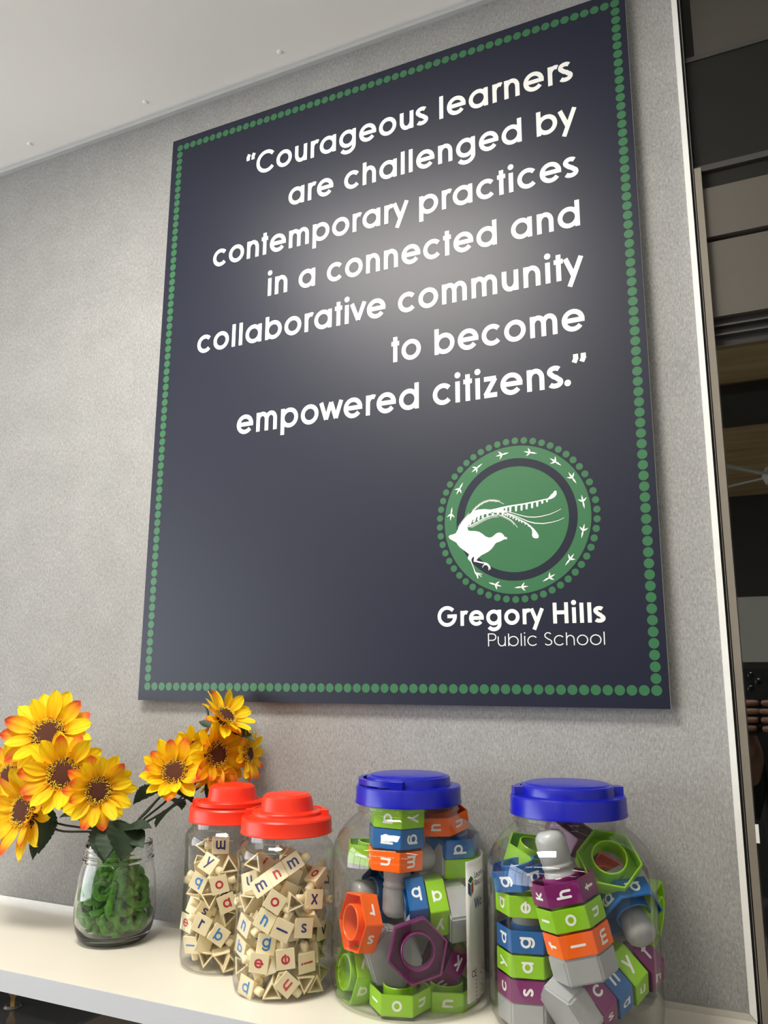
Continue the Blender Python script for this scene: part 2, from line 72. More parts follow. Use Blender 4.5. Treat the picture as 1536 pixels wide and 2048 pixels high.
ITEMS = [
 {'k': 'bolt', 'j': 'J4', 'p': (0.691, -0.1201, 1.2175), 'e': (-0.0, -0.0, -1.342), 'f': 0, 'label': 'grey bolt under the leftmost column of nuts in the rightmost jar', 'L': 0.1},
 {'k': 'nut', 'j': 'J4', 'p': (0.6917, -0.12, 1.242), 'e': (-0.0, -0.0, -1.342), 'f': 0, 'label': 'purple hexagonal nut lettered c and s, lowest in the left column, rightmost jar', 'c': 'purple', 'let': {0: 's', -1: 'c', 1: 'l'}},
 {'k': 'nut', 'j': 'J4', 'p': (0.6918, -0.12, 1.2675), 'e': (-0.0, -0.0, -1.342), 'f': 0, 'label': 'green hexagonal nut lettered y and a in the left column, rightmost jar', 'c': 'green', 'let': {0: 'a', -1: 'y', 1: 'o'}},
 {'k': 'nut', 'j': 'J4', 'p': (0.6921, -0.1199, 1.2932), 'e': (-0.0, -0.0, -1.342), 'f': 0, 'label': 'blue hexagonal nut lettered d and g mid left column, rightmost jar', 'c': 'blue', 'let': {0: 'g', -1: 'd'}},
 {'k': 'nut', 'j': 'J4', 'p': (0.6915, -0.12, 1.3302), 'e': (-0.0, -0.0, -1.342), 'f': 0, 'label': 'green hexagonal nut lettered a and e, open topped, in the left column, rightmost jar', 'c': 'green', 'let': {0: 'e', -1: 'a'}},
 {'k': 'nut', 'j': 'J4', 'p': (0.6849, -0.1227, 1.3601), 'e': (0.157, 0.139, -1.814), 'f': 0, 'label': 'tilted blue hexagonal nut lettered g and d topping the left column, rightmost jar', 'c': 'blue', 'let': {0: 'g', 1: 'd'}},
 {'k': 'bolt', 'j': 'J4', 'p': (0.7623, -0.1528, 1.2824), 'e': (0.243, -0.0, -1.342), 'f': 0, 'label': 'grey bolt of the leaning middle column, its round tip up, in the rightmost jar', 'L': 0.125},
 {'k': 'nut', 'j': 'J4', 'p': (0.7573, -0.1539, 1.3073), 'e': (0.243, -0.0, -1.342), 'f': 0, 'label': 'orange hexagonal nut lettered f, l and m in the rightmost jar', 'c': 'orange', 'let': {0: 'l', -1: 'f', 1: 'm'}},
 {'k': 'nut', 'j': 'J4', 'p': (0.7509, -0.1554, 1.3321), 'e': (0.243, -0.0, -1.342), 'f': 0, 'label': 'green hexagonal nut lettered i, o and u on the leaning bolt, rightmost jar', 'c': 'green', 'let': {0: 'o', -1: 'i', 1: 'u'}},
 {'k': 'nut', 'j': 'J4', 'p': (0.7444, -0.1569, 1.3573), 'e': (0.243, -0.0, -1.342), 'f': 0, 'label': 'purple hexagonal nut lettered k, h and t topping the leaning bolt, rightmost jar', 'c': 'purple', 'let': {0: 'h', -1: 'k', 1: 't'}},
 {'k': 'bolt', 'j': 'J4', 'p': (0.747, -0.1531, 1.2341), 'e': (-1.005, -0.234, -0.786), 'f': 0, 'label': 'grey bolt lying head forward at the bottom of the rightmost jar', 'L': 0.12},
 {'k': 'nut', 'j': 'J4', 'p': (0.7604, -0.1336, 1.2427), 'e': (-0.948, -0.466, -0.952), 'f': 0, 'label': 'purple hexagonal nut lettered c and s by the lying bolt head, rightmost jar', 'c': 'purple', 'let': {0: 'c', 1: 's'}},
 {'k': 'nut', 'j': 'J4', 'p': (0.7743, -0.1141, 1.2518), 'e': (-0.948, -0.466, -0.952), 'f': 0, 'label': 'blue hexagonal nut lettered n and a on the lying bolt, rightmost jar', 'c': 'blue', 'let': {0: 'n', 1: 'a'}},
 {'k': 'nut', 'j': 'J4', 'p': (0.7888, -0.0945, 1.2613), 'e': (-0.948, -0.466, -0.952), 'f': 0, 'label': 'green hexagonal nut lettered y and u on the lying bolt, rightmost jar', 'c': 'green', 'let': {0: 'y', 1: 'u'}},
 {'k': 'nut', 'j': 'J4', 'p': (0.8037, -0.0748, 1.2712), 'e': (-0.948, -0.466, -0.952), 'f': 0, 'label': 'purple hexagonal nut lettered t and h at the lying bolt far end, rightmost jar', 'c': 'purple', 'let': {0: 't', 1: 'h'}},
 {'k': 'nut', 'j': 'J4', 'p': (0.7873, -0.1164, 1.38), 'e': (0.216, -0.906, 1.629), 'f': 0, 'label': 'bright green hexagonal nut with its round hole facing out, top right of the rightmost jar', 'c': 'green', 'let': {0: 'u'}},
 {'k': 'nut', 'j': 'J4', 'p': (0.769, -0.0589, 1.3411), 'e': (0.792, -0.875, 1.046), 'f': 0, 'label': 'orange hexagonal nut glimpsed behind the bright green open nut in the rightmost jar', 'c': 'orange', 'let': {}},
 {'k': 'bolt', 'j': 'J4', 'p': (0.7936, -0.0797, 1.3394), 'e': (0.644, -2.469, 1.362), 'f': 0, 'label': 'grey bolt with its round tip facing out at the right side of the rightmost jar', 'L': 0.047},
 {'k': 'nut', 'j': 'J4', 'p': (0.8055, -0.1057, 1.3338), 'e': (0.855, -2.832, 0.929), 'f': 0, 'label': 'blue hexagonal nut lettered g and p around the outward facing bolt tip, rightmost jar', 'c': 'blue', 'let': {0: 'g', -1: 'p'}},
 {'k': 'nut', 'j': 'J4', 'p': (0.8218, -0.0731, 1.3213), 'e': (-1.682, -0.38, -1.616), 'f': 0, 'label': 'green hexagonal nut behind the blue g nut in the rightmost jar', 'c': 'green', 'let': {}},
 {'k': 'nut', 'j': 'J4', 'p': (0.7378, -0.0729, 1.3977), 'e': (-0.504, -0.074, -1.798), 'f': 0, 'label': 'purple hexagonal nut lettered c and t behind the round grey tip, rightmost jar', 'c': 'purple', 'let': {0: 'c', 1: 't'}},
 {'k': 'nut', 'j': 'J4', 'p': (0.6879, -0.0755, 1.3719), 'e': (-0.187, 0.334, -0.884), 'f': 0, 'label': 'green hexagonal nut behind the tilted blue nut, upper left of the rightmost jar', 'c': 'green', 'let': {}},
 {'k': 'bolt', 'j': 'J3', 'p': (0.5295, -0.1252, 1.4366), 'e': (3.114, -0.011, -1.544), 'f': 0, 'label': 'grey bolt hanging tip down at the centre of the paper-label jar', 'L': 0.128},
 {'k': 'nut', 'j': 'J3', 'p': (0.5267, -0.1264, 1.4151), 'e': (3.113, -0.01, -1.509), 'f': 0, 'label': 'green hexagonal nut lettered a and y under the lid of the paper-label jar', 'c': 'green', 'let': {0: 'a', -1: 'y'}},
 {'k': 'nut', 'j': 'J3', 'p': (0.5257, -0.1269, 1.391), 'e': (3.113, -0.01, -1.509), 'f': 0, 'label': 'blue hexagonal nut lettered d and g on the hanging bolt, paper-label jar', 'c': 'blue', 'let': {0: 'd', -1: 'g'}},
 {'k': 'nut', 'j': 'J3', 'p': (0.5245, -0.1274, 1.3648), 'e': (3.113, -0.01, -1.509), 'f': 0, 'label': 'orange hexagonal nut lettered n and m on the hanging bolt, paper-label jar', 'c': 'orange', 'let': {0: 'n', -1: 'm', 1: 'r'}},
 {'k': 'nut', 'j': 'J3', 'p': (0.4736, -0.0882, 1.3592), 'e': (-0.09, -0.042, -1.595), 'f': 0, 'label': 'green hexagonal nut lettered i behind the hanging column, paper-label jar', 'c': 'green', 'let': {0: 'i'}},
 {'k': 'bolt', 'j': 'J3', 'p': (0.4888, -0.0633, 1.3023), 'e': (1.419, -0.085, -0.615), 'f': 0, 'label': 'grey bolt tip with a blue nut behind the hanging grey tip, paper-label jar', 'L': 0.045},
 {'k': 'nut', 'j': 'J3', 'p': (0.484, -0.0872, 1.3084), 'e': (1.419, -0.085, -0.615), 'f': 0, 'label': 'blue hexagonal nut peeking out behind the hanging grey tip, paper-label jar', 'c': 'blue', 'let': {}},
 {'k': 'nut', 'j': 'J3', 'p': (0.565, -0.0714, 1.4052), 'e': (0.062, 0.177, -1.408), 'f': 0, 'label': 'orange hexagonal nut lettered n and u upper right in the paper-label jar', 'c': 'orange', 'let': {0: 'n', 1: 'u'}},
 {'k': 'bolt', 'j': 'J3', 'p': (0.5533, -0.0674, 1.3587), 'e': (1.571, -0.0, -0.446), 'f': 0, 'label': 'short grey bolt with round tip below the upper right orange nut, paper-label jar', 'L': 0.03},
 {'k': 'nut', 'j': 'J3', 'p': (0.5753, -0.0578, 1.3753), 'e': (0.026, 0.096, -0.897), 'f': 0, 'label': 'blue hexagonal nut lettered p at the back right of the paper-label jar', 'c': 'blue', 'let': {0: 'p'}},
 {'k': 'nut', 'j': 'J3', 'p': (0.5763, -0.0541, 1.3515), 'e': (0.017, 0.098, -0.985), 'f': 0, 'label': 'green hexagonal nut under the blue p nut in the paper-label jar', 'c': 'green', 'let': {}},
 {'k': 'bolt', 'j': 'J3', 'p': (0.592, -0.0964, 1.3023), 'e': (1.689, -0.539, -1.037), 'f': 0, 'label': 'grey bolt head standing on edge beside the paper label, paper-label jar', 'L': 0.05},
 {'k': 'nut', 'j': 'J3', 'p': (0.5691, -0.1086, 1.31), 'e': (1.689, -0.539, -1.037), 'f': 0, 'label': 'green hexagonal nut on edge lettered a and y by the bolt head, paper-label jar', 'c': 'green', 'let': {0: 'a', -1: 'y'}},
 {'k': 'nut', 'j': 'J3', 'p': (0.5468, -0.1204, 1.3125), 'e': (1.689, -0.539, -1.037), 'f': 0, 'label': 'blue hexagonal nut on edge lettered q and h behind the hanging tip, paper-label jar', 'c': 'blue', 'let': {0: 'b', -1: 'h'}},
 {'k': 'nut', 'j': 'J3', 'p': (0.4944, -0.1632, 1.2942), 'e': (1.461, 0.406, -0.672), 'f': 0, 'label': 'orange hexagonal nut lettered r and s left side of the paper-label jar', 'c': 'orange', 'let': {1: 'r', 0: 's'}},
 {'k': 'nut', 'j': 'J3', 'p': (0.4769, -0.1433, 1.2301), 'e': (1.439, 0.406, -0.749), 'f': 0, 'label': 'green hexagonal nut lettered y and a lower left in the paper-label jar', 'c': 'green', 'let': {1: 'y', 0: 'a'}},
 {'k': 'bolt', 'j': 'J3', 'p': (0.5271, -0.141, 1.2549), 'e': (-1.427, -1.359, 0.608), 'f': 0, 'label': 'grey bolt with its broad hexagonal head facing out in the paper-label jar', 'L': 0.045},
 {'k': 'nut', 'j': 'J3', 'p': (0.5697, -0.1633, 1.2721), 'e': (2.052, -1.903, 0.034), 'f': 0, 'label': 'purple hexagonal nut with its round hole facing out in the paper-label jar', 'c': 'purple', 'let': {}},
 {'k': 'nut', 'j': 'J3', 'p': (0.5717, -0.0868, 1.2391), 'e': (0.729, 0.593, -1.302), 'f': 0, 'label': 'purple hexagonal nut lettered k and h lower right in the paper-label jar', 'c': 'purple', 'let': {0: 'h', 1: 'k'}},
 {'k': 'nut', 'j': 'J3', 'p': (0.5428, -0.1526, 1.2166), 'e': (-0.003, 0.03, -1.265), 'f': 0, 'label': 'green hexagonal nut lettered i, o and u lying flat in front, paper-label jar', 'c': 'green', 'let': {0: 'o', -1: 'i', 1: 'u'}},
 {'k': 'nut', 'j': 'J3', 'p': (0.5836, -0.1061, 1.2109), 'e': (-0.02, 0.02, -1.161), 'f': 0, 'label': 'green hexagonal nut lettered n and a lying flat by the paper label, paper-label jar', 'c': 'green', 'let': {0: 'n', 1: 'a'}},
 {'k': 'nut', 'j': 'J3', 'p': (0.4795, -0.0868, 1.2131), 'e': (-0.302, 0.153, -1.026), 'f': 0, 'label': 'blue hexagonal nut glimpsed between the lower green nuts of the paper-label jar', 'c': 'blue', 'let': {}},
 {'k': 'tile', 'j': 'J3', 'p': (0.5839, -0.0539, 1.2158), 'e': (0.975, -1.192, 1.532), 'f': 0, 'label': 'cream triangular block leaning behind the purple k and h nut, paper-label jar', 'c': 'navy'},
 {'k': 'tile', 'j': 'J2', 'p': (0.3542, -0.1844, 1.3536), 'e': (1.396, 0.098, 1.924), 'f': 0, 'label': 'hollow cream triangular block at the upper left of the front red-lidded jar', 'c': 'navy'},
 {'k': 'tile', 'j': 'J2', 'p': (0.3485, -0.1594, 1.3457), 'e': (0.971, 0.625, 0.401), 'f': 0, 'label': 'cream block with a red i high in the front red-lidded jar', 'l': 'i', 'c': 'red'},
 {'k': 'tile', 'j': 'J2', 'p': (0.4019, -0.1684, 1.3522), 'e': (0.933, -0.576, 0.642), 'f': 0, 'label': 'cream block with navy m at the slanting row top, front red-lidded jar', 'l': 'm', 'c': 'navy'},
 {'k': 'tile', 'j': 'J2', 'p': (0.3865, -0.1809, 1.3397), 'e': (0.933, -0.576, 0.642), 'f': 0, 'label': 'cream block with red n mid slanting row, front red-lidded jar', 'l': 'n', 'c': 'red'},
 {'k': 'tile', 'j': 'J2', 'p': (0.3714, -0.1932, 1.3272), 'e': (0.933, -0.576, 0.642), 'f': 0, 'label': 'cream block with navy m at the slanting row bottom, front red-lidded jar', 'l': 'm', 'c': 'navy'},
 {'k': 'tile', 'j': 'J2', 'p': (0.3915, -0.1938, 1.3134), 'e': (1.512, 0.556, 0.42), 'f': 0, 'label': 'cream block with red o beside the slanting row, front red-lidded jar', 'l': 'o', 'c': 'red'},
 {'k': 'tile', 'j': 'J2', 'p': (0.4078, -0.1796, 1.3104), 'e': (-0.349, 3.038, -0.864), 'f': 0, 'label': 'hollow cream triangular block right of the red o, front red-lidded jar', 'c': 'navy'},
 {'k': 'tile', 'j': 'J2', 'p': (0.4233, -0.1573, 1.3118), 'e': (1.47, 0.093, 0.901), 'f': 0, 'label': 'cream block with navy x in the front red-lidded jar', 'l': 'x', 'c': 'navy', 'peg': -1},
 {'k': 'tile', 'j': 'J2', 'p': (0.4156, -0.12, 1.3263), 'e': (0.945, -1.307, 2.129), 'f': 0, 'label': 'cream block with navy b at the right edge of the front red-lidded jar', 'l': 'b', 'c': 'navy'},
 {'k': 'tile', 'j': 'J2', 'p': (0.417, -0.1316, 1.3055), 'e': (-2.793, -0.1, -0.163), 'f': 0, 'label': 'cream block showing its round peg under navy b, front red-lidded jar', 'c': 'navy'},
 {'k': 'tile', 'j': 'J2', 'p': (0.3794, -0.1951, 1.2906), 'e': (1.457, 0.477, 0.241), 'f': 0, 'label': 'cream block with light blue n, left of centre in the front red-lidded jar', 'l': 'n', 'c': 'sky'},
 {'k': 'tile', 'j': 'J2', 'p': (0.4005, -0.1911, 1.2814), 'e': (1.449, -1.149, 0.662), 'f': 0, 'label': 'cream block with navy l and its peg pointing up, front red-lidded jar', 'l': 'l', 'c': 'navy'},
 {'k': 'tile', 'j': 'J2', 'p': (0.419, -0.1737, 1.2819), 'e': (1.52, 0.107, 0.851), 'f': 0, 'label': 'cream block with navy s in the front red-lidded jar', 'l': 's', 'c': 'navy', 'peg': -1},
 {'k': 'tile', 'j': 'J2', 'p': (0.4202, -0.1322, 1.2695), 'e': (1.571, -0.0, 1.407), 'f': 0, 'label': 'cream block with navy v at the right edge of the front red-lidded jar', 'l': 'v', 'c': 'navy'},
 {'k': 'tile', 'j': 'J2', 'p': (0.3435, -0.1814, 1.2778), 'e': (1.571, 0.388, -0.306), 'f': 0, 'label': 'cream block with light blue n left edge of the front red-lidded jar', 'l': 'n', 'c': 'sky'},
 {'k': 'tile', 'j': 'J2', 'p': (0.3375, -0.1783, 1.2516), 'e': (1.626, 0.368, -0.398), 'f': 0, 'label': 'cream block with light blue b left edge of the front red-lidded jar', 'l': 'b', 'c': 'sky'},
 {'k': 'tile', 'j': 'J2', 'p': (0.375, -0.1841, 1.2597), 'e': (1.365, 0.105, 0.372), 'f': 0, 'label': 'cream block with light blue g half under the navy l, front red-lidded jar', 'l': 'g', 'c': 'sky'},
 {'k': 'tile', 'j': 'J2', 'p': (0.3729, -0.1953, 1.2419), 'e': (1.571, 0.107, 0.347), 'f': 0, 'label': 'cream block with upright red e, left e of two, front red-lidded jar', 'l': 'e', 'c': 'red', 'peg': -1},
 {'k': 'tile', 'j': 'J2', 'p': (0.404, -0.1876, 1.2484), 'e': (2.091, -1.671, 0.082), 'f': 0, 'label': 'cream block with sideways red e, right e of two, front red-lidded jar', 'l': 'e', 'c': 'red'},
 {'k': 'tile', 'j': 'J2', 'p': (0.4202, -0.1681, 1.2416), 'e': (1.005, -1.666, 1.533), 'f': 0, 'label': 'cream block with sideways red i low in the front red-lidded jar', 'l': 'i', 'c': 'red'},
 {'k': 'tile', 'j': 'J2', 'p': (0.3574, -0.1942, 1.2131), 'e': (1.571, 0.229, -0.163), 'f': 0, 'label': 'cream block with light blue d lower left in the front red-lidded jar', 'l': 'd', 'c': 'sky'},
 {'k': 'tile', 'j': 'J2', 'p': (0.3567, -0.1666, 1.212), 'e': (-0.175, -0.151, -1.122), 'f': 0, 'label': 'cream block with a big round peg low in the front red-lidded jar', 'c': 'navy'},
 {'k': 'tile', 'j': 'J2', 'p': (0.3885, -0.1897, 1.2114), 'e': (-0.0, -3.092, -1.07), 'f': 0, 'label': 'hollow cream triangular block at the bottom front of the front red-lidded jar', 'c': 'navy'},
 {'k': 'tile', 'j': 'J2', 'p': (0.4066, -0.1876, 1.2209), 'e': (1.639, 0.731, 0.698), 'f': 0, 'label': 'cream block with tilted red u at the bottom of the front red-lidded jar', 'l': 'u', 'c': 'red'},
 {'k': 'tile', 'j': 'J2', 'p': (0.4167, -0.1665, 1.2194), 'e': (0.087, 0.0, 2.427), 'f': 0, 'label': 'hollow cream triangular block pointing down, right of the red u, front red-lidded jar', 'c': 'navy'},
 {'k': 'tile', 'j': 'J2', 'p': (0.4215, -0.1522, 1.2118), 'e': (0.087, 3.142, -0.488), 'f': 0, 'label': 'hollow cream triangular block at the lower right base of the front red-lidded jar', 'c': 'navy'},
 {'k': 'tile', 'j': 'J2', 'p': (0.4168, -0.132, 1.2198), 'e': (0.524, 0.101, 2.907), 'f': 0, 'label': 'hollow cream triangular block on edge lower right in the front red-lidded jar', 'c': 'navy'},
 {'k': 'tile', 'j': 'J2', 'p': (0.4217, -0.1497, 1.2449), 'e': (1.305, -1.114, 2.244), 'f': 0, 'label': 'cream block with sideways peg at the right edge, front red-lidded jar', 'c': 'navy'},
 {'k': 'tile', 'j': 'J2', 'p': (0.3476, -0.1808, 1.3289), 'e': (1.242, -0.352, 0.109), 'f': 0, 'label': 'cream block with navy u left of the slanting row, front red-lidded jar', 'l': 'u', 'c': 'navy'},
 {'k': 'tile', 'j': 'J2', 'p': (0.3482, -0.1833, 1.3058), 'e': (2.094, 0.209, 1.563), 'f': 0, 'label': 'hollow cream triangular block left of the red o, front red-lidded jar', 'c': 'navy'},
 {'k': 'tile', 'j': 'J1', 'p': (0.2593, -0.1297, 1.3579), 'e': (-1.471, -0.0, -2.528), 'f': 0, 'label': 'cream block with inverted navy m topping the back red-lidded jar', 'l': 'm', 'c': 'navy'},
 {'k': 'tile', 'j': 'J1', 'p': (0.2345, -0.1274, 1.355), 'e': (-2.618, 0.101, 1.766), 'f': 0, 'label': 'hollow cream triangular block at the top left of the back red-lidded jar', 'c': 'navy'},
 {'k': 'tile', 'j': 'J1', 'p': (0.2551, -0.1469, 1.3348), 'e': (1.061, 0.416, 0.052), 'f': 0, 'label': 'cream block with navy y near the top of the back red-lidded jar', 'l': 'y', 'c': 'navy'},
 {'k': 'tile', 'j': 'J1', 'p': (0.2776, -0.1338, 1.3331), 'e': (-0.087, 3.092, -0.907), 'f': 0, 'label': 'hollow cream triangular block right of the navy y in the back red-lidded jar', 'c': 'navy'},
 {'k': 'tile', 'j': 'J1', 'p': (0.2396, -0.1449, 1.3112), 'e': (1.571, -2.703, 0.082), 'f': 0, 'label': 'cream block with light blue b at the left of the back red-lidded jar', 'l': 'b', 'c': 'sky'},
 {'k': 'tile', 'j': 'J1', 'p': (0.2719, -0.1461, 1.3121), 'e': (1.571, -0.262, 0.563), 'f': 0, 'label': 'cream block with red o in the back red-lidded jar', 'l': 'o', 'c': 'red'},
 {'k': 'tile', 'j': 'J1', 'p': (0.2804, -0.1404, 1.2885), 'e': (1.571, -0.351, 0.713), 'f': 0, 'label': 'cream block with red a in the back red-lidded jar', 'l': 'a', 'c': 'red'},
 {'k': 'tile', 'j': 'J1', 'p': (0.2577, -0.1458, 1.2895), 'e': (-2.182, 0.369, 2.074), 'f': 0, 'label': 'hollow cream triangular block above the navy r in the back red-lidded jar', 'c': 'navy'},
 {'k': 'tile', 'j': 'J1', 'p': (0.2395, -0.1315, 1.2738), 'e': (1.204, -2.641, 0.685), 'f': 0, 'label': 'cream block with navy s above the navy r in the back red-lidded jar', 'l': 's', 'c': 'navy'},
 {'k': 'tile', 'j': 'J1', 'p': (0.2486, -0.1481, 1.26), 'e': (1.514, 0.435, 0.382), 'f': 0, 'label': 'cream block with navy r in the back red-lidded jar', 'l': 'r', 'c': 'navy', 'peg': -1},
 {'k': 'tile', 'j': 'J1', 'p': (0.2149, -0.1327, 1.2545), 'e': (1.571, 0.133, -0.243), 'f': 0, 'label': 'cream block with red e left edge of the back red-lidded jar', 'l': 'e', 'c': 'red'},
 {'k': 'tile', 'j': 'J1', 'p': (0.2725, -0.144, 1.2485), 'e': (1.51, 0.612, 0.628), 'f': 0, 'label': 'cream block with light blue b beside the navy r, back red-lidded jar', 'l': 'b', 'c': 'sky'},
 {'k': 'tile', 'j': 'J1', 'p': (0.2248, -0.1355, 1.2292), 'e': (-0.339, 1.786, -1.906), 'f': 0, 'label': 'cream block with light blue l lower left in the back red-lidded jar', 'l': 'l', 'c': 'sky'},
 {'k': 'tile', 'j': 'J1', 'p': (0.2487, -0.1373, 1.2179), 'e': (2.269, -0.05, 2.085), 'f': 0, 'label': 'hollow cream triangular block low in the back red-lidded jar', 'c': 'navy'},
 {'k': 'tile', 'j': 'J1', 'p': (0.2758, -0.14, 1.221), 'e': (-0.175, -0.05, 2.234), 'f': 0, 'label': 'hollow cream triangular block pointing down at the bottom of the back red-lidded jar', 'c': 'navy'},
 {'k': 'tile', 'j': 'J1', 'p': (0.2855, -0.1355, 1.2133), 'e': (-0.175, -3.093, -0.76), 'f': 0, 'label': 'hollow cream triangular block at the bottom beside the front jar, back red-lidded jar', 'c': 'navy'},
 {'k': 'tile', 'j': 'J1', 'p': (0.2684, -0.1148, 1.3106), 'e': (2.094, 0.105, 2.506), 'f': 0, 'label': 'hollow cream triangular block right of the red o in the back red-lidded jar', 'c': 'navy'},
 {'k': 'tile', 'j': 'J1', 'p': (0.2731, -0.1286, 1.2664), 'e': (-0.698, 2.877, -0.739), 'f': 0, 'label': 'hollow cream triangular block under the red a in the back red-lidded jar', 'c': 'navy'},
 {'k': 'tile', 'j': 'J1', 'p': (0.2455, -0.1434, 1.2341), 'e': (1.353, -1.085, 1.338), 'f': 0, 'label': 'cream triangular block under the navy r with no letter showing, back red-lidded jar', 'c': 'navy'},
 {'k': 'tile', 'j': 'J2', 'p': (0.381, -0.1478, 1.2815), 'e': (-0.345, 0.592, 2.351), 'f': 1, 'l': 'g', 'c': 'red'},
 {'k': 'tile', 'j': 'J2', 'p': (0.4064, -0.1139, 1.2865), 'e': (-0.798, -0.418, 1.831), 'f': 1, 'l': 's', 'c': 'red'},
 {'k': 'tile', 'j': 'J2', 'p': (0.3303, -0.135, 1.2886), 'e': (-0.845, 0.611, -1.572), 'f': 1, 'l': 'e', 'c': 'red'},
 {'k': 'tile', 'j': 'J2', 'p': (0.4243, -0.1473, 1.3351), 'e': (0.054, 0.669, -1.85), 'f': 1, 'l': 'o', 'c': 'red'},
 {'k': 'tile', 'j': 'J2', 'p': (0.4069, -0.1098, 1.2518), 'e': (0.01, 0.28, 2.459), 'f': 1, 'l': 'g', 'c': 'sky'},
 {'k': 'tile', 'j': 'J2', 'p': (0.3536, -0.1716, 1.2348), 'e': (-0.638, -0.162, 1.958), 'f': 1, 'l': 'a', 'c': 'red'},
 {'k': 'tile', 'j': 'J2', 'p': (0.3477, -0.1271, 1.2291), 'e': (2.02, 2.594, 0.046), 'f': 1, 'l': 'b', 'c': 'sky'},
 {'k': 'tile', 'j': 'J2', 'p': (0.348, -0.1191, 1.3052), 'e': (-1.3, -0.582, 2.333), 'f': 1, 'l': 'b', 'c': 'navy'},
 {'k': 'tile', 'j': 'J2', 'p': (0.394, -0.1495, 1.2455), 'e': (0.187, 0.142, -2.192), 'f': 1, 'l': 'u', 'c': 'red'},
 {'k': 'tile', 'j': 'J2', 'p': (0.3996, -0.1646, 1.2693), 'e': (1.751, -0.873, 2.076), 'f': 1, 'l': 'a', 'c': 'red'},
 {'k': 'tile', 'j': 'J2', 'p': (0.4221, -0.1539, 1.2895), 'e': (-0.808, -0.842, -1.748), 'f': 1, 'l': 'o', 'c': 'sky'},
 {'k': 'tile', 'j': 'J2', 'p': (0.3542, -0.1061, 1.2855), 'e': (-1.592, -0.617, -1.634), 'f': 1, 'l': 's', 'c': 'sky'},
 {'k': 'tile', 'j': 'J2', 'p': (0.4054, -0.1472, 1.2861), 'e': (-1.731, -1.049, -1.612), 'f': 1, 'l': 'o', 'c': 'navy'},
 {'k': 'tile', 'j': 'J2', 'p': (0.3613, -0.1041, 1.2554), 'e': (-1.176, 0.313, -1.576), 'f': 1, 'l': 'm', 'c': 'navy'},
 {'k': 'tile', 'j': 'J2', 'p': (0.3341, -0.1632, 1.2993), 'e': (-0.772, -0.211, -2.027), 'f': 1, 'l': 'o', 'c': 'sky'},
 {'k': 'tile', 'j': 'J2', 'p': (0.3687, -0.1326, 1.2441), 'e': (-1.242, -0.704, 2.504), 'f': 1, 'l': 'e', 'c': 'sky'},
 {'k': 'tile', 'j': 'J2', 'p': (0.398, -0.1483, 1.307), 'e': (1.028, 0.448, 2.571), 'f': 1, 'l': 't', 'c': 'sky'},
 {'k': 'tile', 'j': 'J2', 'p': (0.3509, -0.1449, 1.2517), 'e': (-0.024, -0.041, 2.652), 'f': 1, 'l': 'o', 'c': 'sky'},
 {'k': 'tile', 'j': 'J2', 'p': (0.3484, -0.1552, 1.2771), 'e': (0.28, 0.666, 2.463), 'f': 1, 'l': 'b', 'c': 'red'},
 {'k': 'tile', 'j': 'J2', 'p': (0.3698, -0.17, 1.3065), 'e': (-1.545, 0.071, 1.758), 'f': 1, 'l': 'm', 'c': 'sky'},
 {'k': 'tile', 'j': 'J2', 'p': (0.3622, -0.1001, 1.3174), 'e': (0.631, -1.398, -2.553), 'f': 1, 'l': 'o', 'c': 'sky'},
 {'k': 'tile', 'j': 'J2', 'p': (0.39, -0.1655, 1.319), 'e': (0.437, -0.472, -2.069), 'f': 1, 'l': 'u', 'c': 'sky'},
 {'k': 'tile', 'j': 'J2', 'p': (0.3304, -0.1452, 1.2314), 'e': (2.123, -2.029, 0.526), 'f': 1, 'l': 's', 'c': 'sky'},
 {'k': 'tile', 'j': 'J2', 'p': (0.3919, -0.0988, 1.276), 'e': (-0.393, -0.19, 2.903), 'f': 1, 'l': 'r', 'c': 'sky'},
 {'k': 'tile', 'j': 'J2', 'p': (0.3747, -0.1708, 1.2784), 'e': (-0.481, 0.446, 2.406), 'f': 1, 'l': 'o', 'c': 'navy'},
 {'k': 'tile', 'j': 'J2', 'p': (0.3424, -0.124, 1.2707), 'e': (-0.355, -1.002, 2.237), 'f': 1, 'l': 'r', 'c': 'red'},
 {'k': 'tile', 'j': 'J2', 'p': (0.3674, -0.1583, 1.2554), 'e': (-0.612, 0.774, -2.314), 'f': 1, 'l': 'o', 'c': 'sky'},
 {'k': 'tile', 'j': 'J2', 'p': (0.3654, -0.1296, 1.2773), 'e': (0.482, -1.112, -2.259), 'f': 1, 'l': 'r', 'c': 'red'},
 {'k': 'tile', 'j': 'J2', 'p': (0.3992, -0.1479, 1.2181), 'e': (-1.55, 1.795, 0.274), 'f': 1, 'l': 'b', 'c': 'red'},
 {'k': 'tile', 'j': 'J2', 'p': (0.3641, -0.1474, 1.3244), 'e': (0.882, 0.293, 2.9), 'f': 1, 'l': 's', 'c': 'sky'},
 {'k': 'tile', 'j': 'J2', 'p': (0.3526, -0.1244, 1.332), 'e': (0.647, -0.169, 2.062), 'f': 1, 'l': 'm', 'c': 'sky'},
 {'k': 'tile', 'j': 'J2', 'p': (0.4074, -0.123, 1.241), 'e': (1.02, -0.105, 2.634), 'f': 1, 'l': 'i', 'c': 'red'},
 {'k': 'tile', 'j': 'J2', 'p': (0.3299, -0.1704, 1.2215), 'e': (0.3, 0.677, 1.926), 'f': 1, 'l': 'o', 'c': 'navy'},
 {'k': 'tile', 'j': 'J2', 'p': (0.3742, -0.1123, 1.2893), 'e': (1.876, 0.863, -1.893), 'f': 1, 'l': 'b', 'c': 'red'},
 {'k': 'tile', 'j': 'J2', 'p': (0.393, -0.1328, 1.2662), 'e': (-1.553, 2.391, 0.679), 'f': 1, 'l': 'm', 'c': 'sky'},
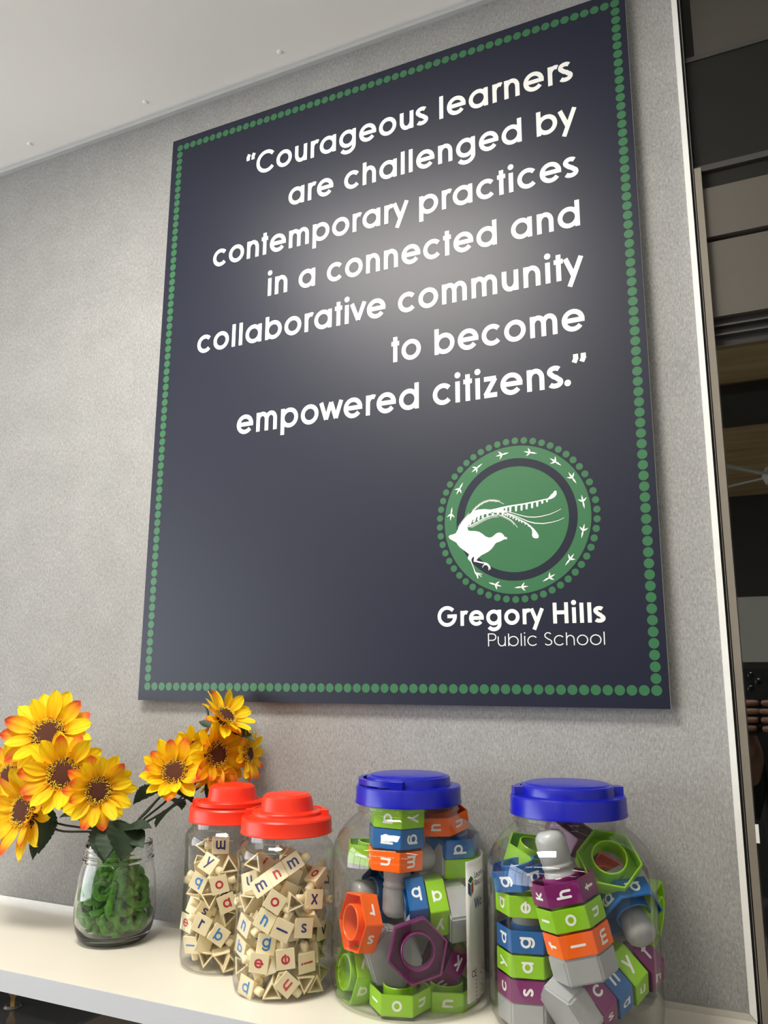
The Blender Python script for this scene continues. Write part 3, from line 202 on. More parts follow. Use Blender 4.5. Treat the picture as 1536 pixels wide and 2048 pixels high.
 {'k': 'tile', 'j': 'J2', 'p': (0.3888, -0.1243, 1.3328), 'e': (0.523, 0.577, 3.02), 'f': 1, 'l': 'e', 'c': 'navy'},
 {'k': 'tile', 'j': 'J2', 'p': (0.3904, -0.1471, 1.3384), 'e': (-0.173, 0.987, 2.609), 'f': 1, 'l': 'm', 'c': 'red'},
 {'k': 'tile', 'j': 'J2', 'p': (0.3589, -0.1447, 1.3007), 'e': (1.295, -0.215, 2.774), 'f': 1, 'l': 'u', 'c': 'sky'},
 {'k': 'tile', 'j': 'J2', 'p': (0.3839, -0.1274, 1.3041), 'e': (-1.028, -1.633, -0.66), 'f': 1, 'l': 'o', 'c': 'navy'},
 {'k': 'tile', 'j': 'J2', 'p': (0.3777, -0.1711, 1.2328), 'e': (0.739, 0.437, 2.831), 'f': 1, 'l': 'r', 'c': 'sky'},
 {'k': 'tile', 'j': 'J2', 'p': (0.3968, -0.1038, 1.3116), 'e': (-0.816, -0.225, -2.914), 'f': 1, 'l': 'e', 'c': 'sky'},
 {'k': 'tile', 'j': 'J2', 'p': (0.3772, -0.1118, 1.2331), 'e': (1.589, 2.499, -0.327), 'f': 1, 'l': 'o', 'c': 'navy'},
 {'k': 'tile', 'j': 'J2', 'p': (0.381, -0.1137, 1.2601), 'e': (-0.704, -0.457, 2.532), 'f': 1, 'l': 'n', 'c': 'sky'},
 {'k': 'tile', 'j': 'J2', 'p': (0.357, -0.1068, 1.3488), 'e': (0.176, -0.523, -2.123), 'f': 1, 'l': 'u', 'c': 'sky'},
 {'k': 'tile', 'j': 'J2', 'p': (0.3741, -0.1525, 1.2189), 'e': (-0.461, -0.277, 2.663), 'f': 1, 'l': 'o', 'c': 'sky'},
 {'k': 'tile', 'j': 'J1', 'p': (0.219, -0.074, 1.3088), 'e': (1.036, -1.034, 2.261), 'f': 1, 'l': 'u', 'c': 'navy'},
 {'k': 'tile', 'j': 'J1', 'p': (0.2535, -0.0857, 1.221), 'e': (1.709, -0.614, 2.003), 'f': 1, 'l': 's', 'c': 'sky'},
 {'k': 'tile', 'j': 'J1', 'p': (0.265, -0.0852, 1.2897), 'e': (1.114, -0.22, -2.279), 'f': 1, 'l': 'm', 'c': 'navy'},
 {'k': 'tile', 'j': 'J1', 'p': (0.227, -0.1332, 1.2953), 'e': (-1.052, 0.384, 1.645), 'f': 1, 'l': 'i', 'c': 'red'},
 {'k': 'tile', 'j': 'J1', 'p': (0.2124, -0.1168, 1.2716), 'e': (-1.268, 1.931, 0.969), 'f': 1, 'l': 'g', 'c': 'sky'},
 {'k': 'tile', 'j': 'J1', 'p': (0.2381, -0.0711, 1.2396), 'e': (0.726, -0.482, -2.571), 'f': 1, 'l': 's', 'c': 'sky'},
 {'k': 'tile', 'j': 'J1', 'p': (0.2527, -0.0907, 1.2682), 'e': (-1.241, -0.137, -1.993), 'f': 1, 'l': 's', 'c': 'navy'},
 {'k': 'tile', 'j': 'J1', 'p': (0.2856, -0.1162, 1.2798), 'e': (-1.161, -0.497, -2.097), 'f': 1, 'l': 'r', 'c': 'navy'},
 {'k': 'tile', 'j': 'J1', 'p': (0.2108, -0.1167, 1.222), 'e': (0.907, -0.32, 2.2), 'f': 1, 'l': 'a', 'c': 'navy'},
 {'k': 'tile', 'j': 'J1', 'p': (0.2451, -0.0988, 1.2433), 'e': (-1.032, 0.08, -1.846), 'f': 1, 'l': 'a', 'c': 'sky'},
 {'k': 'tile', 'j': 'J1', 'p': (0.2231, -0.0616, 1.2846), 'e': (-0.607, -0.32, -2.198), 'f': 1, 'l': 'n', 'c': 'sky'},
 {'k': 'tile', 'j': 'J1', 'p': (0.2733, -0.0925, 1.2479), 'e': (0.898, -0.657, 2.786), 'f': 1, 'l': 'o', 'c': 'navy'},
 {'k': 'tile', 'j': 'J1', 'p': (0.2587, -0.1166, 1.2559), 'e': (-1.013, -0.153, -2.495), 'f': 1, 'l': 't', 'c': 'red'},
 {'k': 'tile', 'j': 'J1', 'p': (0.2672, -0.0661, 1.2361), 'e': (0.038, -0.069, 2.896), 'f': 1, 'l': 'g', 'c': 'sky'},
 {'k': 'tile', 'j': 'J1', 'p': (0.2764, -0.0964, 1.3357), 'e': (1.709, 2.533, 0.158), 'f': 1, 'l': 'r', 'c': 'sky'},
 {'k': 'tile', 'j': 'J1', 'p': (0.2963, -0.0818, 1.2942), 'e': (-0.393, 0.764, -1.811), 'f': 1, 'l': 't', 'c': 'sky'},
 {'k': 'tile', 'j': 'J1', 'p': (0.2963, -0.083, 1.3235), 'e': (-1.921, 0.669, 1.735), 'f': 1, 'l': 'a', 'c': 'red'},
 {'k': 'tile', 'j': 'J1', 'p': (0.2429, -0.0621, 1.3243), 'e': (-0.438, 0.149, 2.247), 'f': 1, 'l': 'b', 'c': 'red'},
 {'k': 'tile', 'j': 'J1', 'p': (0.2506, -0.0621, 1.2749), 'e': (-0.734, 0.251, 2.345), 'f': 1, 'l': 'e', 'c': 'red'},
 {'k': 'tile', 'j': 'J1', 'p': (0.2232, -0.0887, 1.2224), 'e': (0.895, -0.952, -2.835), 'f': 1, 'l': 'o', 'c': 'red'},
 {'k': 'tile', 'j': 'J1', 'p': (0.248, -0.0944, 1.3219), 'e': (1.692, 0.973, -1.696), 'f': 1, 'l': 'g', 'c': 'navy'},
 {'k': 'tile', 'j': 'J1', 'p': (0.2961, -0.1097, 1.3021), 'e': (1.318, -0.098, -2.355), 'f': 1, 'l': 'e', 'c': 'sky'},
 {'k': 'tile', 'j': 'J1', 'p': (0.2724, -0.1113, 1.2325), 'e': (1.762, 1.854, -0.918), 'f': 1, 'l': 'o', 'c': 'red'},
 {'k': 'tile', 'j': 'J1', 'p': (0.2752, -0.0563, 1.3117), 'e': (-0.493, -0.348, 2.594), 'f': 1, 'l': 'm', 'c': 'navy'},
 {'k': 'tile', 'j': 'J1', 'p': (0.2727, -0.0642, 1.3296), 'e': (0.41, 0.41, -2.229), 'f': 1, 'l': 'u', 'c': 'sky'},
 {'k': 'tile', 'j': 'J1', 'p': (0.2569, -0.1121, 1.2817), 'e': (-0.535, 0.201, -2.337), 'f': 1, 'l': 'b', 'c': 'navy'},
 {'k': 'tile', 'j': 'J1', 'p': (0.2278, -0.1006, 1.2557), 'e': (1.097, -0.152, 2.936), 'f': 1, 'l': 'i', 'c': 'red'},
 {'k': 'tile', 'j': 'J1', 'p': (0.2578, -0.1174, 1.3329), 'e': (1.011, 0.599, -1.748), 'f': 1, 'l': 'g', 'c': 'sky'},
 {'k': 'tile', 'j': 'J1', 'p': (0.2357, -0.0893, 1.2884), 'e': (-0.666, 0.221, 2.543), 'f': 1, 'l': 'u', 'c': 'sky'},
 {'k': 'tile', 'j': 'J1', 'p': (0.2496, -0.1105, 1.2229), 'e': (-0.138, 0.531, 2.672), 'f': 1, 'l': 'm', 'c': 'navy'},
 {'k': 'tile', 'j': 'J1', 'p': (0.2172, -0.1162, 1.3239), 'e': (0.19, 1.224, 1.696), 'f': 1, 'l': 'g', 'c': 'navy'},
 {'k': 'tile', 'j': 'J1', 'p': (0.2955, -0.0952, 1.265), 'e': (1.209, -0.179, -1.928), 'f': 1, 'l': 'a', 'c': 'navy'},
 {'k': 'tile', 'j': 'J1', 'p': (0.298, -0.0967, 1.2327), 'e': (-0.671, -0.368, -2.253), 'f': 1, 'l': 'e', 'c': 'navy'},
 {'k': 'tile', 'j': 'J1', 'p': (0.2274, -0.0713, 1.2622), 'e': (-0.588, -0.15, -1.575), 'f': 1, 'l': 'g', 'c': 'red'},
 {'k': 'tile', 'j': 'J1', 'p': (0.2798, -0.0605, 1.2796), 'e': (-1.026, 0.787, 1.727), 'f': 1, 'l': 'o', 'c': 'navy'},
 {'k': 'tile', 'j': 'J1', 'p': (0.2884, -0.0696, 1.2502), 'e': (0.283, -0.236, -2.366), 'f': 1, 'l': 'n', 'c': 'sky'},
 {'k': 'tile', 'j': 'J1', 'p': (0.2111, -0.1091, 1.2983), 'e': (-0.093, -0.284, -2.722), 'f': 1, 'l': 'g', 'c': 'red'},
 {'k': 'tile', 'j': 'J1', 'p': (0.2116, -0.0858, 1.2793), 'e': (1.575, -0.28, 1.596), 'f': 1, 'l': 'u', 'c': 'navy'},
 {'k': 'tile', 'j': 'J1', 'p': (0.2402, -0.113, 1.304), 'e': (-0.058, -1.2, -1.784), 'f': 1, 'l': 'n', 'c': 'red'},
 {'k': 'tile', 'j': 'J1', 'p': (0.274, -0.0895, 1.3071), 'e': (-0.174, -0.064, -2.093), 'f': 1, 'l': 't', 'c': 'red'},
]

# ------------------------------------------------------------------ helpers
def tag(o, label=None, cat=None, group=None, kind=None):
    if label: o['label'] = label
    if cat: o['category'] = cat
    if group: o['group'] = group
    if kind: o['kind'] = kind
    return o

def link(name, me, parent=None, smooth=False):
    o = bpy.data.objects.new(name, me)
    COL.objects.link(o)
    if parent is not None: o.parent = parent
    if smooth:
        for q in me.polygons: q.use_smooth = True
    return o

def mesh(name, V, F, mats=(), idx=None):
    me = bpy.data.meshes.new(name)
    me.from_pydata([tuple(v) for v in V], [], F)
    for m in (mats if isinstance(mats, (list, tuple)) else [mats]): me.materials.append(m)
    if idx: me.polygons.foreach_set('material_index', idx)
    me.update()
    return me

def empty(name, loc):
    o = bpy.data.objects.new(name, None); COL.objects.link(o)
    o.empty_display_size = 0.02
    o.location = loc
    return o

def adopt(o, root):
    o.parent = root
    o.location = o.location - root.location
    return o

def auto_smooth(o, ang=35):
    me = o.data
    for q in me.polygons: q.use_smooth = True
    bm = bmesh.new(); bm.from_mesh(me)
    for e in bm.edges:
        if len(e.link_faces) == 2 and e.calc_face_angle(0) > math.radians(ang): e.smooth = False
    bm.to_mesh(me); bm.free()

def box_bm(bm, lo, hi):
    (a, b, c), (d, e, f) = lo, hi
    v = [bm.verts.new(q) for q in ((a,b,c),(d,b,c),(d,e,c),(a,e,c),(a,b,f),(d,b,f),(d,e,f),(a,e,f))]
    for q in ((3,2,1,0),(4,5,6,7),(0,1,5,4),(1,2,6,5),(2,3,7,6),(3,0,4,7)): bm.faces.new([v[i] for i in q])

def from_bm(name, bm, mats, parent=None, bevel=0.0, seg=2, smooth=False, ang=35):
    if bevel:
        bmesh.ops.bevel(bm, geom=[e for e in bm.edges if len(e.link_faces) == 2 and e.calc_face_angle(0) > math.radians(25)],
                        offset=bevel, segments=seg, profile=0.6, affect='EDGES')
    bmesh.ops.recalc_face_normals(bm, faces=bm.faces)
    me = bpy.data.meshes.new(name)
    bm.to_mesh(me); bm.free()
    for m in (mats if isinstance(mats, (list, tuple)) else [mats]): me.materials.append(m)
    o = link(name, me, parent)
    if smooth: auto_smooth(o, ang)
    return o

def box(name, lo, hi, m, parent=None, bevel=0.0):
    bm = bmesh.new(); box_bm(bm, lo, hi)
    return from_bm(name, bm, m, parent, bevel)

def boxes(name, lst, m, parent=None, bevel=0.0):
    bm = bmesh.new()
    for lo, hi in lst: box_bm(bm, lo, hi)
    return from_bm(name, bm, m, parent, bevel)

def lathe_bm(bm, prof, n=64, closed=True, M=None):
    rings = []
    for r, z in prof:
        if r < 1e-6:
            rings.append([bm.verts.new((0, 0, z))])
        else:
            rings.append([bm.verts.new((r*math.cos(2*math.pi*k/n), r*math.sin(2*math.pi*k/n), z)) for k in range(n)])
    pairs = list(zip(rings, rings[1:]))
    if closed: pairs.append((rings[-1], rings[0]))
    for A, B in pairs:
        if len(A) == 1 and len(B) == 1: continue
        for k in range(n):
            k2 = (k+1) % n
            if len(A) == 1: bm.faces.new((A[0], B[k2], B[k]))
            elif len(B) == 1: bm.faces.new((A[k], A[k2], B[0]))
            else: bm.faces.new((A[k], A[k2], B[k2], B[k]))
    if M is not None:
        vs_ = [v for r in rings for v in r]
        bmesh.ops.transform(bm, matrix=M, verts=vs_)

def lathe(name, prof, m, parent=None, n=64, closed=False, smooth=True, ang=40):
    bm = bmesh.new(); lathe_bm(bm, prof, n, closed)
    return from_bm(name, bm, m, parent, smooth=smooth, ang=ang)

def tube_data(pts, rad, n=8, caps=True):
    pts = [Vector(q) for q in pts]
    V, F = [], []
    up = None
    for i, q in enumerate(pts):
        d = (pts[min(i+1, len(pts)-1)] - pts[max(i-1, 0)]).normalized()
        if up is None:
            up = d.orthogonal().normalized()
        up = (up - d*up.dot(d)).normalized()
        b = d.cross(up)
        r = rad[i] if isinstance(rad, (list, tuple)) else rad
        for k in range(n):
            a = 2*math.pi*k/n
            V.append(q + (up*math.cos(a) + b*math.sin(a))*r)
    for i in range(len(pts)-1):
        for k in range(n):
            k2 = (k+1) % n
            F.append((i*n+k, i*n+k2, (i+1)*n+k2, (i+1)*n+k))
    if caps:
        F.append(tuple(range(n-1, -1, -1)))
        F.append(tuple((len(pts)-1)*n + k for k in range(n)))
    return V, F

def tube(name, pts, rad, m, parent=None, n=8):
    V, F = tube_data(pts, rad, n)
    return link(name, mesh(name, V, F, m), parent, smooth=True)

def bez(pts, n=10):
    # Catmull-Rom through the points
    P = [Vector(q) for q in pts]
    P = [P[0]*2-P[1]] + P + [P[-1]*2-P[-2]]
    out = []
    for i in range(1, len(P)-2):
        for k in range(n):
            t = k/n
            a, b, c, d = P[i-1], P[i], P[i+1], P[i+2]
            out.append(0.5*((2*b) + (c-a)*t + (2*a-5*b+4*c-d)*t*t + (3*b-a-3*c+d)*t**3))
    out.append(P[-2])
    return out

# ------------------------------------------------------------------ materials
def mat(name, color, rough=0.5, metal=0.0, spec=0.5, coat=0.0, trans=0.0, sheen=0.0, var=0.0, vscale=30.0, bump=0.0, bscale=200.0, sss=0.0):
    m = bpy.data.materials.new(name); m.use_nodes = True
    nt = m.node_tree; b = nt.nodes['Principled BSDF']
    b.inputs['Base Color'].default_value = (*color, 1)
    b.inputs['Roughness'].default_value = rough
    b.inputs['Metallic'].default_value = metal
    b.inputs['Specular IOR Level'].default_value = spec
    b.inputs['Coat Weight'].default_value = coat
    b.inputs['Transmission Weight'].default_value = trans
    b.inputs['Sheen Weight'].default_value = sheen
    if sss:
        b.inputs['Subsurface Weight'].default_value = sss
        b.inputs['Subsurface Radius'].default_value = (0.006, 0.004, 0.003)
    if var or bump:
        tc = nt.nodes.new('ShaderNodeTexCoord')
    if var:
        n = nt.nodes.new('ShaderNodeTexNoise'); n.inputs['Scale'].default_value = vscale; n.inputs['Detail'].default_value = 4
        r = nt.nodes.new('ShaderNodeValToRGB')
        r.color_ramp.elements[0].position = 0.3; r.color_ramp.elements[1].position = 0.7
        r.color_ramp.elements[0].color = (*[c*(1-var) for c in color], 1)
        r.color_ramp.elements[1].color = (*[min(1, c*(1+var)) for c in color], 1)
        nt.links.new(tc.outputs['Object'], n.inputs['Vector'])
        nt.links.new(n.outputs['Fac'], r.inputs['Fac']); nt.links.new(r.outputs['Color'], b.inputs['Base Color'])
    if bump:
        n2 = nt.nodes.new('ShaderNodeTexNoise'); n2.inputs['Scale'].default_value = bscale; n2.inputs['Detail'].default_value = 3
        bp = nt.nodes.new('ShaderNodeBump'); bp.inputs['Strength'].default_value = bump; bp.inputs['Distance'].default_value = 0.002
        nt.links.new(tc.outputs['Object'], n2.inputs['Vector'])
        nt.links.new(n2.outputs['Fac'], bp.inputs['Height']); nt.links.new(bp.outputs['Normal'], b.inputs['Normal'])
    return m

def clear_mat(name, tint, base=0.045, edge=0.8, rough=0.02, power=4.0):
    # thin clear wall: passes light straight through, mirrors more towards grazing angles
    m = bpy.data.materials.new(name); m.use_nodes = True
    nt = m.node_tree; nt.nodes.clear()
    out = nt.nodes.new('ShaderNodeOutputMaterial'); mix = nt.nodes.new('ShaderNodeMixShader')
    tr = nt.nodes.new('ShaderNodeBsdfTransparent'); gl = nt.nodes.new('ShaderNodeBsdfGlossy')
    tr.inputs['Color'].default_value = (*tint, 1)
    gl.inputs['Roughness'].default_value = rough
    lw = nt.nodes.new('ShaderNodeLayerWeight'); lw.inputs['Blend'].default_value = 0.5
    p = nt.nodes.new('ShaderNodeMath'); p.operation = 'POWER'; p.inputs[1].default_value = power
    ma = nt.nodes.new('ShaderNodeMath'); ma.operation = 'MULTIPLY_ADD'; ma.inputs[1].default_value = edge; ma.inputs[2].default_value = base
    nt.links.new(lw.outputs['Facing'], p.inputs[0]); nt.links.new(p.outputs[0], ma.inputs[0])
    nt.links.new(ma.outputs[0], mix.inputs['Fac'])
    nt.links.new(tr.outputs[0], mix.inputs[1]); nt.links.new(gl.outputs[0], mix.inputs[2])
    nt.links.new(mix.outputs[0], out.inputs['Surface'])
    return m

def emit_mat(name, color, strength):
    m = bpy.data.materials.new(name); m.use_nodes = True
    nt = m.node_tree; nt.nodes.clear()
    out = nt.nodes.new('ShaderNodeOutputMaterial'); e = nt.nodes.new('ShaderNodeEmission')
    e.inputs['Color'].default_value = (*color, 1); e.inputs['Strength'].default_value = strength
    nt.links.new(e.outputs[0], out.inputs['Surface'])
    return m

def felt_mat():
    m = bpy.data.materials.new('grey_felt'); m.use_nodes = True
    nt = m.node_tree; b = nt.nodes['Principled BSDF']
    b.inputs['Roughness'].default_value = 0.95; b.inputs['Specular IOR Level'].default_value = 0.15
    tc = nt.nodes.new('ShaderNodeTexCoord')
    def noise(sc, det, dist, stretch=None, rot=0):
        n = nt.nodes.new('ShaderNodeTexNoise'); n.inputs['Scale'].default_value = sc
        n.inputs['Detail'].default_value = det; n.inputs['Distortion'].default_value = dist
        mp = nt.nodes.new('ShaderNodeMapping')
        if stretch: mp.inputs['Scale'].default_value = stretch
        mp.inputs['Rotation'].default_value = (0, rot, 0)
        nt.links.new(tc.outputs['Object'], mp.inputs['Vector']); nt.links.new(mp.outputs[0], n.inputs['Vector'])
        return n.outputs['Fac']
    a = noise(330, 3, 1.2); c = noise(480, 2, 0.6, (1, 1, 0.35), 0.5); d = noise(480, 2, 0.6, (1, 1, 0.35), -0.9); g = noise(14, 4, 0.3)
    def math_(op, x, y):
        q = nt.nodes.new('ShaderNodeMath'); q.operation = op
        for i, v in enumerate((x, y)):
            if isinstance(v, (int, float)): q.inputs[i].default_value = v
            else: nt.links.new(v, q.inputs[i])
        return q.outputs[0]
    f = math_('ADD', math_('MULTIPLY', math_('ADD', c, d), 0.30), math_('ADD', math_('MULTIPLY', a, 0.28), math_('MULTIPLY', g, 0.12)))
    r = nt.nodes.new('ShaderNodeValToRGB')
    r.color_ramp.elements[0].position = 0.32; r.color_ramp.elements[1].position = 0.68
    r.color_ramp.elements[0].color = (0.198, 0.197, 0.193, 1); r.color_ramp.elements[1].color = (0.438, 0.435, 0.428, 1)
    nt.links.new(f, r.inputs['Fac']); nt.links.new(r.outputs['Color'], b.inputs['Base Color'])
    bp = nt.nodes.new('ShaderNodeBump'); bp.inputs['Strength'].default_value = 0.25; bp.inputs['Distance'].default_value = 0.001
    nt.links.new(f, bp.inputs['Height']); nt.links.new(bp.outputs['Normal'], b.inputs['Normal'])
    return m

def timber_mat():
    m = bpy.data.materials.new('pine_board'); m.use_nodes = True
    nt = m.node_tree; b = nt.nodes['Principled BSDF']; b.inputs['Roughness'].default_value = 0.55
    tc = nt.nodes.new('ShaderNodeTexCoord'); mp = nt.nodes.new('ShaderNodeMapping'); mp.inputs['Scale'].default_value = (0.6, 9, 9)
    n = nt.nodes.new('ShaderNodeTexNoise'); n.inputs['Scale'].default_value = 3; n.inputs['Detail'].default_value = 6; n.inputs['Distortion'].default_value = 0.8
    r = nt.nodes.new('ShaderNodeValToRGB')
    r.color_ramp.elements[0].color = (0.46, 0.30, 0.13, 1); r.color_ramp.elements[1].color = (0.72, 0.52, 0.27, 1)
    r.color_ramp.elements[0].position = 0.35; r.color_ramp.elements[1].position = 0.65
    nt.links.new(tc.outputs['Object'], mp.inputs['Vector']); nt.links.new(mp.outputs[0], n.inputs['Vector'])
    nt.links.new(n.outputs['Fac'], r.inputs['Fac']); nt.links.new(r.outputs['Color'], b.inputs['Base Color'])
    return m

def petal_mat(name, tip):
    # colour runs along the petal (its own x axis), with darker lengthwise veins
    m = bpy.data.materials.new(name); m.use_nodes = True
    nt = m.node_tree; b = nt.nodes['Principled BSDF']
    b.inputs['Roughness'].default_value = 0.6; b.inputs['Specular IOR Level'].default_value = 0.25
    tc = nt.nodes.new('ShaderNodeTexCoord'); sx = nt.nodes.new('ShaderNodeSeparateXYZ')
    nt.links.new(tc.outputs['Object'], sx.inputs[0])
    r = nt.nodes.new('ShaderNodeValToRGB'); e = r.color_ramp.elements
    e[0].position = 0.0; e[0].color = (0.88, 0.36, 0.008, 1)
    e[1].position = 0.42; e[1].color = (0.96, 0.66, 0.008, 1)
    if tip:
        q = e.new(0.72); q.color = (0.92, 0.42, 0.02, 1); q = e.new(0.9); q.color = (0.80, 0.12, 0.03, 1)
    else:
        q = e.new(0.95); q.color = (0.97, 0.74, 0.012, 1)
    nt.links.new(sx.outputs['X'], r.inputs['Fac'])
    mp = nt.nodes.new('ShaderNodeMapping'); mp.inputs['Scale'].default_value = (1.2, 16, 1)
    n = nt.nodes.new('ShaderNodeTexNoise'); n.inputs['Scale'].default_value = 1.6; n.inputs['Detail'].default_value = 3
    nt.links.new(tc.outputs['Object'], mp.inputs['Vector']); nt.links.new(mp.outputs[0], n.inputs['Vector'])
    vr = nt.nodes.new('ShaderNodeValToRGB'); vr.color_ramp.elements[0].position = 0.35; vr.color_ramp.elements[1].position = 0.6
    vr.color_ramp.elements[0].color = (0.92, 0.74, 0.6, 1); vr.color_ramp.elements[1].color = (1, 1, 1, 1)
    nt.links.new(n.outputs['Fac'], vr.inputs['Fac'])
    mx = nt.nodes.new('ShaderNodeMix'); mx.data_type = 'RGBA'; mx.blend_type = 'MULTIPLY'; mx.inputs['Factor'].default_value = 0.8
    nt.links.new(r.outputs['Color'], mx.inputs['A']); nt.links.new(vr.outputs['Color'], mx.inputs['B'])
    nt.links.new(mx.outputs['Result'], b.inputs['Base Color'])
    # thin cloth lets some light through
    out = nt.nodes['Material Output']; tl = nt.nodes.new('ShaderNodeBsdfTranslucent'); ms = nt.nodes.new('ShaderNodeMixShader'); ms.inputs[0].default_value = 0.25
    nt.links.new(mx.outputs['Result'], tl.inputs['Color'])
    nt.links.new(b.outputs[0], ms.inputs[1]); nt.links.new(tl.outputs[0], ms.inputs[2]); nt.links.new(ms.outputs[0], out.inputs['Surface'])
    return m

M = {
 'felt': felt_mat(),
 'ceil': mat('ceiling_paint', (0.92, 0.91, 0.885), 0.8, var=0.02, vscale=3),
 'alu': mat('brushed_aluminium', (0.66, 0.65, 0.62), 0.32, 0.75, var=0.04, vscale=60),
 'trim_paint': mat('pale_trim', (0.80, 0.80, 0.78), 0.4, var=0.02, vscale=40),
 'trim_grey': mat('grey_trim', (0.52, 0.53, 0.54), 0.4, var=0.02, vscale=40),
 'frame': mat('painted_frame', (0.22, 0.195, 0.16), 0.45, 0.1, var=0.03, vscale=40),
 'gasket': mat('black_gasket', (0.012, 0.011, 0.011), 0.6),
 'header_dark': mat('dark_header_board', (0.012, 0.012, 0.010), 0.5, spec=0.2, var=0.05, vscale=20),
 'header_mid': mat('grey_header_rail', (0.04, 0.038, 0.034), 0.5),
 'header_brown': mat('brown_header_board', (0.05, 0.044, 0.036), 0.55, var=0.04, vscale=20),
 'header_light': mat('pale_header_board', (0.088, 0.079, 0.067), 0.5, spec=0.3, var=0.03, vscale=20),
 'shelf': mat('white_melamine', (0.70, 0.67, 0.585), 0.32, var=0.01, vscale=20),
 'shaded_edge': mat('shaded_shelf_white', (0.50, 0.52, 0.56), 0.4),  # shelf white with the front edge's cool shade mixed into the colour
 'navy': mat('navy_print', (0.0058, 0.0085, 0.0250), 0.41, spec=0.40),
 'foam': mat('foam_edge', (0.5, 0.48, 0.45), 0.7),
 'white': mat('white_print', (0.82, 0.82, 0.80), 0.38),
 'green_print': mat('green_print', (0.027, 0.138, 0.054), 0.40),
 'timber': timber_mat(),
 'dark_beam': mat('dark_beam', (0.05, 0.048, 0.04), 0.6),
 'wall_paint': mat('wall_paint', (0.70, 0.70, 0.67), 0.8, var=0.02, vscale=4),
 'carpet': mat('grey_carpet', (0.42, 0.40, 0.37), 0.95, var=0.2, vscale=60),
 'dark_wall': mat('charcoal_wall', (0.045, 0.045, 0.042), 0.7),
 'pet': clear_mat('clear_plastic', (0.982, 0.982, 0.978), 0.026, 0.6, 0.02, 3.4),
 'glass_jar': mat('clear_glass', (0.98, 0.99, 0.985), 0.0, trans=1.0),
 'pane': clear_mat('door_glass', (0.80, 0.82, 0.80), 0.115, 0.85, 0.0, 4.5),
 'clear_pane': clear_mat('window_glass', (0.96, 0.97, 0.97), 0.05, 0.85, 0.0, 4.5),
 'red_lid': mat('red_plastic', (0.80, 0.034, 0.011), 0.34, spec=0.35, bump=0.03, bscale=300),
 'blue_lid': mat('blue_plastic', (0.006, 0.010, 0.36), 0.26, spec=0.4),
 'cream': mat('cream_plastic', (0.93, 0.81, 0.53), 0.42, var=0.02, vscale=80, sss=0.1),
 'l_navy': mat('navy_letter', (0.018, 0.03, 0.16), 0.45),
 'l_red': mat('red_letter', (0.52, 0.02, 0.04), 0.45),
 'l_sky': mat('blue_letter', (0.03, 0.22, 0.58), 0.45),
 'l_white': mat('white_letter', (0.86, 0.87, 0.86), 0.45),
 'n_purple': mat('purple_plastic', (0.20, 0.012, 0.13), 0.28, coat=0.2),
 'n_green': mat('lime_plastic', (0.27, 0.57, 0.008), 0.30, coat=0.1, sss=0.1),
 'n_blue': mat('azure_plastic', (0.006, 0.12, 0.38), 0.30, coat=0.2),
 'n_orange': mat('orange_plastic', (0.95, 0.14, 0.005), 0.30, coat=0.1),
 'n_grey': mat('silver_grey_plastic', (0.37, 0.385, 0.39), 0.34, 0.0, coat=0.1),
 'paper': mat('paper_label', (0.84, 0.82, 0.78), 0.6),
 'ink': mat('black_ink', (0.02, 0.02, 0.024), 0.6),
 'ink_blue': mat('blue_ink', (0.03, 0.09, 0.30), 0.6),
 'ink_green': mat('green_ink', (0.03, 0.20, 0.07), 0.6),
 'ink_red': mat('orange_ink', (0.60, 0.16, 0.04), 0.6),
 'petal': petal_mat('yellow_petal', False), 'petal_tip': petal_mat('orange_tipped_petal', True),
 'disc': mat('brown_flower_centre', (0.085, 0.022, 0.010), 0.9, var=0.5, vscale=500, bump=0.4, bscale=900),
 'pollen': mat('yellow_pollen', (0.92, 0.66, 0.04), 0.8),
 'leaf': mat('dark_green_leaf', (0.022, 0.045, 0.022), 0.55, var=0.2, vscale=60, bump=0.15, bscale=160),
 'stem': mat('dark_green_stem', (0.018, 0.030, 0.016), 0.5),
 'curl': mat('green_shredded_filler', (0.10, 0.34, 0.025), 0.75, sheen=0.35, var=0.35, vscale=120, bump=0.3, bscale=500),
 'black_gloss': mat('glossy_dark_top', (0.085, 0.088, 0.095), 0.14, coat=0.3),
 'brown_side': mat('grey_brown_side', (0.20, 0.17, 0.14), 0.5),
 'brass': mat('brass_key', (0.50, 0.33, 0.14), 0.35, 1.0),
 'chrome': mat('chrome_lock', (0.62, 0.62, 0.62), 0.15, 1.0),
 'led': emit_mat('panel_light_diffuser', (1.0, 0.945, 0.85), PANEL),
 'led_far': emit_mat('far_panel_light_diffuser', (1.0, 0.95, 0.86), FARPANEL),
 'fan': mat('white_fan', (0.75, 0.75, 0.72), 0.5),
 'skin': mat('skin', (0.50, 0.28, 0.19), 0.5, sss=0.1),
 'shirt': mat('black_shirt', (0.015, 0.015, 0.018), 0.9),
 'trousers': mat('denim', (0.10, 0.11, 0.13), 0.9, var=0.3, vscale=80),
 'hair': mat('dark_hair', (0.03, 0.02, 0.015), 0.6),
 'phone': mat('black_phone', (0.012, 0.012, 0.014), 0.25, coat=0.4),
 'lens': mat('lens_glass', (0.005, 0.005, 0.01), 0.05, coat=1.0),
}

# ------------------------------------------------------------------ geometric sans lettering drawn as strokes
def arc(cx, cy, rx, ry, a0, a1, n=None):
    n = n or max(4, int(abs(a1-a0)/9))
    return [(cx+rx*math.cos(math.radians(a0+(a1-a0)*k/n)), cy+ry*math.sin(math.radians(a0+(a1-a0)*k/n))) for k in range(n+1)]

